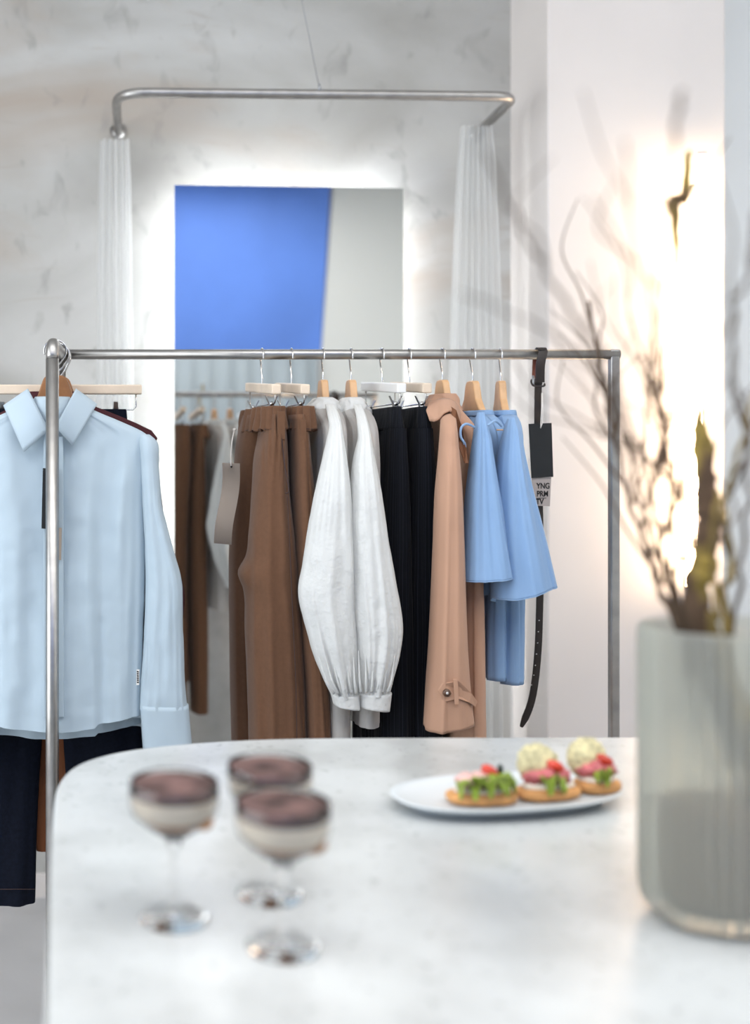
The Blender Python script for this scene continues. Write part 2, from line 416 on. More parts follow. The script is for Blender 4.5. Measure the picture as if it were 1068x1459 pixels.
def stone():
    m = bpy.data.materials.new('white_stone_top'); m.use_nodes = True; nt = m.node_tree; n = nt.nodes; b = n['Principled BSDF']
    b.inputs['Roughness'].default_value = .24; b.inputs['Specular IOR Level'].default_value = .5
    tc = n.new('ShaderNodeTexCoord')
    def tex(s, d):
        t = n.new('ShaderNodeTexNoise'); t.inputs['Scale'].default_value = s; t.inputs['Detail'].default_value = d; nt.links.new(tc.outputs['Object'], t.inputs['Vector']); return t.outputs[0]
    r = n.new('ShaderNodeValToRGB'); e = r.color_ramp.elements
    e[0].position = .34; e[0].color = (.46, .47, .465, 1); e[1].position = .60; e[1].color = (.585, .605, .605, 1)
    nt.links.new(tex(7, 9), r.inputs[0])
    v = n.new('ShaderNodeTexNoise'); v.inputs['Scale'].default_value = 85; v.inputs['Detail'].default_value = 2; nt.links.new(tc.outputs['Object'], v.inputs['Vector'])
    r2 = n.new('ShaderNodeValToRGB'); e = r2.color_ramp.elements
    e[0].position = .62; e[0].color = (0, 0, 0, 1); e[1].position = .72; e[1].color = (.55, .55, .55, 1); nt.links.new(v.outputs[0], r2.inputs[0])
    x = n.new('ShaderNodeMix'); x.data_type = 'RGBA'; nt.links.new(r2.outputs[0], x.inputs[0]); nt.links.new(r.outputs[0], x.inputs[6]); x.inputs[7].default_value = (.33, .335, .33, 1)
    nt.links.new(x.outputs[2], b.inputs['Base Color'])
    return m
M['stone'] = stone()

# ------------------------------------------------------------------ the room
XL, XR, YR, ZC = -2.4, 3.1, -1.75, 3.4
WY = 3.22; YAW = R(1.4)
wy = lambda x: WY+math.tan(YAW)*x
struct('floor', bx(XL-.1, XR+.1, YR-.1, 4.2, -.1, 0), M['floor'])
struct('ceiling', bx(XL-.1, XR+.1, YR-.1, 4.2, ZC, ZC+.1), M['ceiling'])
struct('wall_back', prism([(XL, wy(XL), 0), (1.19, wy(1.19), 0), (1.19, wy(1.19), ZC), (XL, wy(XL), ZC)], (0, .12, 0)), M['plaster'])
struct('wall_pilaster', bx(1.172, 1.672, 2.96, 3.40, 0, ZC), M['white_wall'], bevel=.006)
struct('wall_alcove', bx(1.60, XR, 3.22, 3.34, 0, ZC), M['cool_wall'])
struct('wall_right', bx(XR, XR+.12, YR, 3.8, 0, ZC), M['cool_wall'])
struct('wall_rear', bx(XL, XR, YR-.12, YR, 0, ZC), M['white_wall'])
# left wall with the shop window opening
struct('wall_left', join(bx(XL-.12, XL, YR, -1.0, 0, ZC), bx(XL-.12, XL, 2.05, 3.3, 0, ZC), bx(XL-.12, XL, -1.0, 2.05, 0, .45), bx(XL-.12, XL, -1.0, 2.05, 3.05, ZC)), M['white_wall'])
w = struct('window_1', join(bx(XL-.09, XL-.03, -1.0, -.94, .45, 3.05), bx(XL-.09, XL-.03, 1.99, 2.05, .45, 3.05), bx(XL-.09, XL-.03, -.94, 1.99, .45, .51), bx(XL-.09, XL-.03, -.94, 1.99, 2.99, 3.05), bx(XL-.08, XL-.04, .5, .54, .51, 2.99)), M['alu'])
struct('window_pane', bx(XL-.065, XL-.055, -.94, .5, .51, 2.99), M['glass'], parent=w)
struct('window_pane', bx(XL-.065, XL-.055, .54, 1.99, .51, 2.99), M['glass'], parent=w)
b0 = [(XL, wy(XL)-.012, 0), (1.17, wy(1.17)-.012, 0), (1.17, wy(1.17)-.012, .07), (XL, wy(XL)-.012, .07)]
struct('baseboard_back', prism(b0, (0, .012, 0)), M['white_wall'])
# what the mirror sees behind the camera
o = obj('blue_panel', prism([(-1.9, YR+.002, 2.07), (2.02, YR+.002, 2.07), (2.095, YR+.002, 3.38), (-1.9, YR+.002, 3.38)], (0, .048, 0)), M['blue'], bevel=.004, smooth=False)
tag(o, 'large blue wall panel seen in the upper half of the mirror', 'panel')
struct('wall_partition', prism([(2.0, YR+.001, 0), (XR, YR+.001, 0), (XR, YR+.001, ZC), (2.12, YR+.001, ZC), (2.022, YR+.001, 2.07)], (0, .055, 0)), M['offwhite'])
def curtain_geo(x0, x1, y, z0, z1, amp, waves, seed, nx=160, nzr=14, spread=0.0, lean=0.0):
    V, Fc, U = [], [], []
    for i in range(nzr+1):
        t = i/nzr; z = lerp(z1, z0, t)
        for j in range(nx+1):
            s = j/nx; c = (x0+x1)/2; hw = (x1-x0)/2*(1+spread*(t**.6-1) if spread else 1)
            ph = 2*math.pi*waves*s+1.2*nz(s*waves*.5, t*1.5, seed)
            V.append(Vector((c+hw*(2*s-1)+lean*t, y+amp*(.4+.6*t)*(math.sin(ph)+.35*nz(s*waves*1.3, t*2, seed+5)), z)))
            U.append((s, t))
    for i in range(nzr):
        for j in range(nx): Fc.append((i*(nx+1)+j, i*(nx+1)+j+1, (i+1)*(nx+1)+j+1, (i+1)*(nx+1)+j))
    return V, Fc, U
o = obj('curtain', curtain_geo(-1.9, 1.98, YR+.11, .02, 2.06, .03, 26, 2.0, nx=420, nzr=6), M['grey_curtain'], solid=.002)
tag(o, 'pleated blue grey curtain below the blue panel in the mirror', 'curtain')

# ------------------------------------------------------------------ backlit mirror
mi = thing('wall_mirror', 'tall frameless mirror with a white backlit glow on the plaster wall', 'mirror')
MY = R(3.3)
mc0 = P(248, 264, 3.09); mx0 = mc0.x; mx1 = (574-VX)/F*3.13; mz1 = mc0.z; mz0 = .16
mw = mx1-mx0; mcx = (mx0+mx1)/2; mcy = 3.11; mh = mz1-mz0; mcz = (mz0+mz1)/2
obj('mirror_glass', box((mcx, mcy, mcz), (mw, .006, mh), MY), M['mirror'], mi, smooth=False)
obj('back_panel', box((mcx, mcy+.012, mcz), (mw-.01, .016, mh-.01), MY), M['alu'], mi, smooth=False)
for (dx, dz, sx, sz) in ((0, mh/2-.028, mw-.06, .012), (0, -mh/2+.028, mw-.06, .012), (-mw/2+.028, 0, .012, mh-.08), (mw/2-.028, 0, .012, mh-.08)):
    obj('led_strip', box((mcx+dx*math.cos(MY), mcy+.026+dx*math.sin(MY), mcz+dz), (sx, .010, sz), MY), M['led'], mi, smooth=False)
for dx in (-.2, .2):
    obj('wall_bracket', box((mcx+dx, mcy+.067, mcz), (.03, .09, .2)), M['alu'], mi, smooth=False)

# ------------------------------------------------------------------ curtain rail and sheer curtains
cr = thing('curtain_rail', 'curved steel curtain rail bracketed to the wall above the mirror', 'curtain rail')
RZ = 2.334
a0 = Vector((-.038, wy(-.038), RZ)); a1 = Vector((1.065, wy(1.065), RZ))
f0 = Vector((-.040, 2.862, RZ)); f1 = Vector((1.058, 2.895, RZ))
def arc_corner(p, c, q, r, n=8):
    u = (p-c).normalized(); v = (q-c).normalized(); out = []
    for k in range(n+1):
        t = k/n; out.append((1-t)**2*(c+u*r)+2*t*(1-t)*c+t*t*(c+v*r))
    return out
obj('rail_tube', tube([a0]+arc_corner(a0, f0, f1, .09)+arc_corner(f0, f1, a1, .06)+[a1], .0135, 16), M['steel'], cr)
for a in (a0, a1):
    obj('wall_flange', tube([a+Vector((0, -.012, 0)), a+Vector((0, -.001, 0))], .024, 20), M['steel'], cr)
wp = P(455, 127, 2.872)
obj('suspension_wire', tube([wp, Vector((P(346, 0, 2.872).x, 2.872, ZC))], .0013, 6), M['cap'], cr)
obj('wire_clamp', tube([wp+Vector((0, 0, -.004)), wp+Vector((0, 0, .014))], [.006, .003], 10), M['cap'], cr)
c0 = curtain_geo(-.115, .02, 3.13, .03, 2.285, .028, 5, 1.0, nx=90, nzr=22, spread=.35, lean=.0)
tag(obj('curtain', c0, M['sheer']), 'sheer white curtain hanging left of the glowing mirror', 'curtain', 'sheer changing room curtains')
c1 = curtain_geo(.905, 1.13, 3.10, .03, 2.315, .03, 7, 4.0, nx=120, nzr=22, spread=.6, lean=.0)
tag(obj('curtain', c1, M['sheer']), 'sheer white curtain bunched on the rail right of the mirror', 'curtain', 'sheer changing room curtains')

# ------------------------------------------------------------------ wall lamp
la = thing('wall_lamp', 'tall glowing warm tube lamp at the pilaster edge', 'lamp')
lt, lb = P(1000, 222, 2.90), P(985, 835, 2.90)
obj('light_tube', tube([lt, lb], .014, 16), M['tube'], la)
obj('end_cap', tube([lb, lb+Vector((0, 0, -.06))], [.016, .012], 16), M['cap'], la)
obj('end_cap', tube([lt, lt+Vector((0, 0, .012))], [.014, .012], 16), M['white_wall'], la)
for t in (.06, .94):
    q = lerp(lt, lb, t); obj('wall_bracket', tube([q, Vector((q.x, 2.965, q.z))], .005, 8), M['cap'], la)
obj('power_cord', tube(spline([lb+Vector((0, 0, -.06)), lb+Vector((.002, .01, -.3)), lb+Vector((.01, .04, -.8)), Vector((lb.x+.02, 2.95, .02))], 8), .003, 8), M['cap'], la)

# ------------------------------------------------------------------ clothes rack
rk = thing('clothing_rack', 'brushed steel clothes rack with one long rail and a side arm', 'clothes rack')
RX0, RX1, RD, RN = -.1487, 1.032, 2.25, 2.0
RZ1 = 1.568; RR = .0108
obj('rail', tube([(RX0, RD, RZ1), (RX1+RR, RD, RZ1)], RR, 18), M['steel'], rk)
obj('side_rail', tube([(RX0, RD, RZ1)]+arc_corner(Vector((RX0, RD, RZ1)), Vector((RX0, RN, RZ1)), Vector((RX0, RN, 0)), .03), .0122, 18), M['steel'], rk)
obj('post', tube([(RX0, RN, RZ1-.03), (RX0, RN, .012)], .0126, 18), M['steel'], rk)
obj('post', tube([(RX0, RD, RZ1), (RX0, RD, .012)], .0115, 18), M['steel'], rk)
obj('post', bx(RX1-.0095, RX1+.0095, RD-.0095, RD+.0095, .012, RZ1+RR*.98), M['steel'], rk, smooth=False, bevel=.003)
obj('foot_plate', bx(RX0-.03, RX0+.03, RN-.05, RD+.05, 0, .012), M['steel'], rk, smooth=False)
obj('foot_plate', bx(RX1-.03, RX1+.03, RD-.2, RD+.2, 0, .012), M['steel'], rk, smooth=False)

def hook_geo(x, d, phi, zt, rr=RR, zrail=RZ1, rh=.0175):
    """question-mark hook in the hanger's plane; zt = where the stem enters the wood"""
    wr_ = .0017
    if rr > .012: rh = .0225+.004*nz(d*40, 1, 1); phi += .35*nz(d*60, 2, 2)
    cz = zrail+rr-(rh-wr_)
    u = Vector((-math.sin(phi), math.cos(phi), 0)); pts = []
    c = Vector((x, d, cz))
    for k in range(15):
        a = R(200-k*(225/14)); pts.append(c+u*(rh*math.cos(a))+Vector((0, 0, rh*math.sin(a))))
    e = pts[-1]; base = Vector((x, d, zt))
    pts += [lerp(e, base, .5)+u*.006*0+Vector((0, 0, .004)), base+Vector((0, 0, .012)), base-Vector((0, 0, .01))]
    return tube(spline(pts, 3), wr_, 8)
def wood_hanger(label, x, d, phi, m, half=.19, zt=1.511, group='wooden clothes hangers', t=.0075, rr=RR):
    h = thing('clothes_hanger', label, 'hanger', group)
    up = [(0, 0), (.016, -.001), (.0225, -.006), (.027, -.018), (.034, -.040), (.052, -.060), (.10, -.086), (.15, -.108), (half, -.126)]
    lo = [(half+.002, -.138), (half-.012, -.143), (.13, -.124), (.08, -.106), (.04, -.092), (.0, -.086)]
    out = up+lo; poly = out+[(-a, b) for a, b in reversed(out[1:-1])]
    u = Vector((-math.sin(phi), math.cos(phi), 0)); n_ = Vector((math.cos(phi), math.sin(phi), 0))
    pts = [Vector((x, d, zt))+u*a+Vector((0, 0, b))-n_*t for a, b in poly]
    obj('hanger_body', prism(pts, n_*2*t), m, h, smooth=False, bevel=.003)
    obj('hook', hook_geo(x, d, phi, zt, rr), M['wire'], h)
    return h
def clip_hanger(label, x, d, phi, m, half=.16, zb=1.486, clips=(-.115, .115), group='clip hangers', rr=RR, wz=1.4585, clip_mat=None, tilt=.0):
    h = thing('clip_hanger', label, 'hanger', group)
    u = Vector((-math.sin(phi), math.cos(phi), 0)); n_ = Vector((math.cos(phi), math.sin(phi), 0)); up = Vector((0, 0, 1))
    c = Vector((x, d, zb+.010))
    bg = box(c, (2*half, .019, .020), phi+math.pi/2); tl_ = tilt
    obj('bar', ([p+up*tl_*(p-c).dot(u) for p in bg[0]], bg[1]), m, h, smooth=False, bevel=.003)
    obj('hook', hook_geo(x, d, phi, zb+.02, rr), M['wire'], h)
    pts = [c+u*(half-.012)]+[c+u*(half-.012)+up*(wz-c.z+.006), c+u*(half-.018)+up*(wz-c.z), c-u*(half-.018)+up*(wz-c.z), c-u*(half-.012)+up*(wz-c.z+.006)]+[c-u*(half-.012)]
    obj('wire_frame', tube(pts, .0014, 8), M['wire'], h)
    for s in clips:
        k = c+u*s; k.z = wz; parts = []
        for sg in (-1, 1):
            q = [k+n_*sg*.0015-u*.007+up*-.026, k+n_*sg*.0015+u*.007+up*-.026, k+n_*sg*.004+u*.005, k+n_*sg*.012+u*.0045+up*.016, k+n_*sg*.012-u*.0045+up*.016, k+n_*sg*.004-u*.005]
            parts.append(prism(q, n_*sg*.0014))
        cl = obj('clip', join(*parts), clip_mat or M['steel'], h, smooth=False)
        obj('spring', tube([k-u*.006, k+u*.006], .0042, 10), M['wire'], cl)
    return h

def price_tag(name, label, parts, string, group=None):
    t = thing(name, label, 'tag', group)
    for nm, g, m in parts: obj(nm, g, m, t, smooth=False)
    if string: obj('cord', tube(string, .0011, 6), M['string'], t)
    return t
def text_mesh(body, size, m, parent, origin, name='lettering'):
    cu = bpy.data.curves.new(name, 'FONT'); cu.body = body; cu.size = 1.0; cu.extrude = .006; cu.offset = .022
    to = bpy.data.objects.new(name, cu); col.objects.link(to)
    dg = bpy.context.evaluated_depsgraph_get(); me = bpy.data.meshes.new_from_object(to.evaluated_get(dg))
    bpy.data.objects.remove(to); me.transform(Matrix.Translation(origin) @ Matrix.Rotation(R(90), 4, 'X') @ Matrix.Diagonal((.78*size, size, size, 1)))
    me.materials.clear(); me.materials.append(m)
    o = bpy.data.objects.new(name, me); col.objects.link(o); o.parent = parent
    return o

# ------------------------------------------------------------------ side arm: front shirt and what hangs behind it
SD = 2.078
wood_hanger('dark oak hanger showing in the collar of the front light blue shirt', RX0, SD, R(-90), M['oak'], half=.185, zt=1.512, rr=.0122)
def make_shirt(label, D, dy, group, full=True):
    s = thing('shirt', label, 'shirt', group)
    def bump(x, y):
        e = 0
        if full:
            e += -.010*(1-sstep(139, 142.5, x))*sstep(760, 960, y)*sstep(20, 40, x)   # front edge lying over the side panel
            e += -.006*math.exp(-((x-128-(y-800)*.03)/9)**2)*sstep(640, 760, y)*(1-sstep(900, 1000, y))
            e += -.007*math.exp(-((x-175+(y-700)*.10)/10)**2)*sstep(620, 700, y)*(1-sstep(760, 900, y))
            e += -.006*math.exp(-((x-30+(y-800)*.04)/12)**2)*sstep(680, 800, y)
        return e
    hem = lambda cu, su: (8*math.cos(cu*2.4)-4 + (9 if su > 0 else 0) + (0 if cu < .5 else -4))
    rows = [(568+dy, 48, 102, D, .020), (576+dy, 34, 116, D, .022), (588+dy, 8, 142, D, .024), (604+dy, -30, 180, D, .024), (618+dy, -58, 208, D, .022), (632+dy, -64, 214, D, .024), (660+dy, -62, 212, D, .028), (720+dy, -57, 207, D, .032), (800+dy, -57, 207, D, .035), (900+dy, -54, 204, D, .037), (1000+dy, -52, 202, D, .040), (1030+dy, -52, 202, D, .040)]
    obj('body', loft_px(rows, D, .03, nu=150, nv=130, fold=.012, k=3.2, kz=1.1, seed=3.1+dy, wr=.0024, p=2.6, bump=bump, hem=hem), M['shirt'], s)
    sl = [(619+dy, 200, 213, D-.002, .018), (628+dy, 198, 223, D-.004, .026), (660+dy, 200, 226, D-.006, .030), (720+dy, 203, 231, D-.008, .032), (775+dy, 206, 245, D-.01, .033), (830+dy, 207, 259, D-.012, .034), (880+dy, 206, 260, D-.014, .033), (940+dy, 203, 262, D-.016, .030), (990+dy, 200, 265, D-.018, .027), (1010+dy, 199, 267, D-.018, .024)]
    slv = loft_px(sl, D, .03, nu=70, nv=80, fold=.006, k=2.4, kz=2.2, seed=8.0+dy, wr=.0022, p=2.4, tilt=0)
    lslv = ([Vector((2*RX0-p.x, p.y, p.z)) for p in slv[0]], slv[1], slv[2])
    cf = [(1004+dy, 200, 268, D-.018, .0245), (1030+dy, 202, 270, D-.018, .022), (1064+dy, 205, 273, D-.018, .020)]
    cg = loft_px(cf, D, .02, nu=60, nv=10, fold=.001, k=2, wr=.0006, p=2.8, tilt=-3, grow=False)
    for g, c in ((slv, cg), (lslv, ([Vector((2*RX0-p.x, p.y, p.z)) for p in cg[0]], cg[1], cg[2]))):
        a = obj('sleeve', g, M['shirt'], s); obj('cuff', c, M['shirt'], s, solid=.0015)
    return s
s = make_shirt('light blue cotton shirt facing front behind the near steel post', SD, 0, 'light blue shirts on the side arm')
# collar: stand inside the neck and two pointed wings
nk = [(566, 50, 100, SD, .030), (580, 47, 103, SD-.006, .034), (602, 55, 96, SD-.008, .034)]
obj('collar_stand', loft_px(nk, SD, .03, nu=40, nv=8, fold=0, wr=0, cap0=False), M['shirt'], s, solid=.0015)
def wing(c4, sgn, n=10):
    V, Fc = [], []
    for i in range(n+1):
        for k in range(n+1):
            a, b = i/n, k/n              # a: from the fold edge down to the point, b: outer to inner
            x = lerp(lerp(c4[1][0], c4[0][0], b), lerp(c4[2][0], c4[3][0], b), a); y = lerp(lerp(c4[1][1], c4[0][1], b), lerp(c4[2][1], c4[3][1], b), a)
            V.append(P(x, y, SD-.010-.038*math.sin(min(1, a*1.25)*1.5)-.004*math.sin(b*3.1)))
    for i in range(n):
        for k in range(n): Fc.append((i*(n+1)+k, i*(n+1)+k+1, (i+1)*(n+1)+k+1, (i+1)*(n+1)+k))
    return V, Fc
obj('collar_wing', wing([(40, 554), (5, 578), (34, 644), (70, 613)], -1), M['shirt'], s, solid=.003)
obj('collar_wing', wing([(108, 554), (138, 576), (103, 635), (79, 608)], 1), M['shirt'], s, solid=.003)
obj('placket', panel([(62, 622), (90, 622), (91, 1022), (62, 1022)], [SD-.042, SD-.042, SD-.058, SD-.058], .004), M['shirt'], s, smooth=False, bevel=.001)
for i, y in enumerate((650, 735, 820, 905, 985)):
    q = P(77, y, SD-.047-.0026*i); obj('button', tube([q, q+Vector((0, .004, 0))], .0052, 14), M['hole'], s)
lb_ = obj('side_label', panel([(194.5, 954), (198.5, 954), (198, 976), (194, 976)], SD-.052, .001), M['hole'], s, smooth=False)
lg = join(*[panel([(195.0, 956+i*3), (197.6, 956.5+i*3), (197.4, 958.3+i*3), (194.9, 957.8+i*3)], SD-.0528, .0006) for i in range(6)])
obj('label_print', lg, M['ink'], lb_, smooth=False)
price_tag('price_tag', 'black and beige paper tags hanging behind the near steel post', [
    ('black_card', panel([(61, 667), (82, 668), (80, 755), (59, 753)], 2.022, .0015), M['black_card']),
    ('beige_card', panel([(66, 752), (88, 752), (87, 798), (66, 797)], 2.0245, .0012), M['taupe_card'])],
    [P(70, 640, 2.024), P(72, 668, 2.021)], 'tags on the clothes')
# second pale blue shirt just behind
s2 = make_shirt('second light blue shirt whose longer hem shows below the front shirt', SD+.072, 12, 'light blue shirts on the side arm', full=False)
wood_hanger('oak hanger mostly hidden behind the front shirt hanger', RX0, SD+.072, R(-90), M['oak'], half=.18, zt=1.508, rr=.0122)
# maroon blouse shoulders
mr = thing('blouse', 'dark maroon blouse with shoulder showing behind the light blue shirt', 'blouse')
MD = 2.128
rows = [(558, 40, 110), (575, 25, 128), (600, -25, 188), (618, -62, 222), (640, -62, 219), (800, -58, 216), (1000, -55, 205)]
obj('body', loft_px([(y, a, b, MD+.05, .013) for y, a, b in rows], MD, .013, nu=60, nv=40, fold=.002, wr=.0005), M['maroon'], mr)
rows = [(624, 190, 221), (760, 196, 238), (845, 200, 263), (890, 206, 260), (960, 204, 258)]
obj('sleeve', loft_px([(y, a, b, MD+.05, .014) for y, a, b in rows], MD, .013, nu=30, nv=30, fold=.002, wr=.0005), M['maroon'], mr)
obj('sleeve', (lambda g: ([Vector((2*RX0-p.x, p.y, p.z)) for p in g[0]], g[1], g[2]))(loft_px([(y, a, b, MD+.05, .014) for y, a, b in rows], MD, .013, nu=30, nv=30, fold=.002, wr=.0005)), M['maroon'], mr)
wood_hanger('dark hanger of the maroon blouse behind the shirt collar', RX0, MD+.05, R(-90), M['oak'], half=.18, zt=1.515, rr=.0122)
# rust coloured long piece behind the jeans
ru = tag(obj('dress', loft_px([(600, 40, 110), (640, 10, 135), (800, 5, 140), (1000, 30, 125), (1212, 52, 96)], 2.224, .008, nu=40, nv=40, fold=.002, wr=.0005), M['rust']), 'rust brown long dress glimpsed between the jeans legs', 'dress')
wood_hanger('short oak hanger carrying the rust brown dress behind the jeans', RX0, 2.224, R(-90), M['oak'], half=.08, zt=1.502, rr=.0122, t=.005)
# jeans on a pale clip hanger
JD = 2.197
clip_hanger('long pale wood clip hanger holding the dark jeans at the left edge', RX0, JD, R(-90), M['pale_wood'], half=.172, zb=1.480, clips=(-.118, .118), wz=1.448, rr=.0122)
je = thing('jeans', 'dark navy denim jeans hanging below the light blue shirt', 'jeans')
wb = [(583, -30, 180), (605, -32, 182), (622, -34, 184)]
obj('waistband', loft_px([(y, a, b, JD, .012) for y, a, b in wb], JD, .012, nu=60, nv=6, fold=0, wr=.0004, cap0=False), M['denim'], je)
hp = [(620, -34, 184), (700, -44, 194), (800, -50, 200), (850, -52, 202)]
obj('hips', loft_px([(y, a, b, JD, .014) for y, a, b in hp], JD, .014, nu=70, nv=24, fold=.002, wr=.0008), M['denim'], je)
lg = [(840, 78, 202), (950, 84, 205), (1050, 90, 206), (1150, 96, 200), (1285, 100, 196)]
obj('leg', loft_px([(y, a, b, JD, .022) for y, a, b in lg], JD, .022, nu=50, nv=50, fold=.006, k=2, wr=.0012), M['denim'], je)
obj('leg', loft_px([(y, 150-b, 150-a, JD, .022) for y, a, b in lg], JD, .022, nu=50, nv=50, fold=.006, k=2, seed=4, wr=.0012), M['denim'], je)
sm = P(166, 1075, JD-.026); 
obj('hem_seam', tube([P(-45, 1266, JD-.0235), P(5, 1267, JD-.0275), P(50, 1267, JD-.0235)], .0008, 6), M['stitch'], je)

# ------------------------------------------------------------------ brown trousers
def ring_seam(xc, dc, phi, a, b, z, r=.0009, n=60):
    u = Vector((-math.sin(phi), math.cos(phi), 0)); v = Vector((math.cos(phi), math.sin(phi), 0))
    p = 2.6; pts = []
    for k in range(n):
        t = 2*math.pi*k/n; c, s = math.cos(t), math.sin(t)
        pts.append(Vector((xc, dc, z))+u*math.copysign(abs(c)**(2/p), c)*a+v*math.copysign(abs(s)**(2/p), s)*b)
    return tube(pts, r, 6, closed=True)
BX = [(373-VX)/F*RD, (415-VX)/F*RD]
ph1, ph2 = R(4), R(2)
clip_hanger('pale wood clip hanger of the tagged brown trousers', BX[0], RD, ph1, M['pale_wood'], half=.15, zb=1.486, clips=(-.10, .10), tilt=.07)
clip_hanger('pale wood clip hanger of the second brown trousers', BX[1], RD, ph2, M['pale_wood'], half=.15, zb=1.486, clips=(-.10, .10), tilt=.07)
GB = 'brown elastic waist trousers'
t1 = thing('trousers', 'camel brown elastic waist trousers leftmost on the rail with a paper tag', 'trousers', GB)
obj('waistband', hang(BX[0], RD, ph1, [(1.452, .155, .021), (1.440, .157, .024), (1.420, .160, .028), (1.404, .163, .030)], fold=.003, k=7, seed=2, ripple=.0075, nr=19, nu=200, nv=14, hem=lambda c, s_: .003*math.sin(40*c)), M['brown'], t1, solid=.003)
near = [(592, 372, 402, 2.175, .088), (612, 370, 405, 2.17, .090), (625, 368, 406, 2.165, .090), (650, 363, 408, 2.155, .085), (700, 359, 411, 2.14, .075), (760, 355, 418, 2.12, .065), (792, 352, 421, 2.12, .067), (817, 340, 424, 2.12, .068), (842, 348, 425, 2.12, .068), (900, 350, 430, 2.12, .07), (1000, 354, 435, 2.12, .07), (1100, 356, 437, 2.12, .07), (1270, 360, 436, 2.12, .068)]
def nb(x, y):
    e = .014*(1-sstep(353, 359, x))*sstep(700, 790, y)
    sx = 395+(y-600)*.07
    e += -.004*math.exp(-((x-(375+(y-650)*.02))/5)**2)*sstep(640, 760, y)
    e += .004*math.exp(-((x-sx)/1.8)**2)*sstep(600, 640, y)
    e += .003*math.sin(x*.85+.02*y)*(1-sstep(625, 700, y))
    return e
obj('leg', loft_px(near, 2.12, .06, nu=90, nv=110, fold=.007, k=2.2, kz=1.0, seed=5.5, wr=.0013, bump=nb), M['brown'], t1)
far = [(592, 346, 378, 2.325, .088), (610, 341, 380, 2.33, .088), (640, 336, 384, 2.335, .088), (700, 332, 380, 2.345, .08), (775, 327, 375, 2.35, .075), (900, 327, 370, 2.35, .075), (1060, 330, 370, 2.35, .075), (1250, 336, 370, 2.35, .07)]
obj('leg', loft_px(far, 2.35, .06, nu=60, nv=70, fold=.007, k=2.2, seed=9.5, wr=.0012), M['brown'], t1)
obj('waist_seam', ring_seam(BX[0], RD, ph1, .164, .0315, 1.406), M['stitch'], t1)
obj('pocket_welt', tube(spline([P(400, 612, 2.082), P(405, 660, 2.071), P(411, 697, 2.064), P(407, 703, 2.060)], 6), .0012, 6), M['stitch'], t1)
obj('side_seam', tube(spline([P(409, 705, 2.062), P(413, 780, 2.056), P(417, 880, 2.052), P(422, 1000, 2.052), P(424, 1200, 2.055)], 6), .0008, 6), M['stitch'], t1)
for (x, y, d) in ((400, 612, 2.084),):
    obj('belt_loop', panel([(x-5, y-26), (x+6, y-26), (x+6, y+14), (x-5, y+14)], d-.006, .004), M['brown'], t1, smooth=False, bevel=.001)
t2 = thing('trousers', 'camel brown elastic waist trousers beside the white blouses', 'trousers', GB)
obj('waistband', hang(BX[1], RD, ph2, [(1.452, .155, .019), (1.440, .157, .022), (1.420, .160, .025), (1.404, .163, .027)], fold=.003, k=7, seed=6, ripple=.0075, nr=19, nu=200, nv=14, hem=lambda c, s_: .003*math.sin(40*c)), M['brown'], t2, solid=.003)
near = [(592, 407, 432, 2.175, .088), (612, 408, 435, 2.17, .090), (650, 411, 439, 2.155, .085), (700, 413, 445, 2.14, .075), (800, 418, 453, 2.12, .065), (900, 424, 460, 2.12, .068), (1000, 430, 468, 2.12, .07), (1100, 432, 471, 2.12, .07), (1270, 434, 470, 2.12, .068)]
obj('leg', loft_px(near, 2.12, .06, nu=80, nv=90, fold=.006, k=2.2, seed=15.5, wr=.0013, bump=lambda x, y: .004*math.exp(-((x-(428+(y-640)*.07))/1.6)**2)), M['brown'], t2)
far = [(592, 385, 412, 2.325, .088), (610, 384, 413, 2.33, .088), (700, 378, 415, 2.345, .08), (900, 375, 418, 2.35, .075), (1060, 378, 420, 2.35, .075), (1250, 380, 420, 2.35, .07)]
obj('leg', loft_px(far, 2.35, .06, nu=60, nv=60, fold=.006, k=2.2, seed=19.5, wr=.0012), M['brown'], t2)
obj('waist_seam', ring_seam(BX[1], RD, ph2, .164, .0285, 1.406), M['stitch'], t2)
obj('belt_loop', panel([(428, 598), (436, 598), (437, 638), (429, 638)], 2.076, .004), M['brown'], t2, smooth=False, bevel=.001)
# curled taupe tag with white cord
tp = []
for i in range(13):
    t = i/12; y = lerp(660, 775, t); cx = 329-10*t+2.5*math.sin(t*5.5); 
    tp.append(P(cx, y, 2.235+.012*math.sin(t*6.0)))
tg = thing('price_tag', 'curled taupe paper tag on a white cord beside brown trousers', 'tag', 'tags on the clothes')
obj('card', ribbon(tp, .0375, .0012, Vector((1, -.25, 0)).normalized()), M['taupe_card'], tg, bevel=.0003)
obj('cord', tube(spline([P(334, 612, 2.30), P(331, 625, 2.25), P(329, 645, 2.235), P(329, 664, 2.232)], 6), .0014, 6), M['string'], tg)
obj('cord_knot', blob(P(334, 612, 2.296), (.004, .003, .003), 0, nu=8, nv=6), M['string'], tg)
obj('eyelet', tube([P(329.5, 665, 2.231), P(329.5, 665, 2.2345)], .0022, 12), M['ink'], tg)

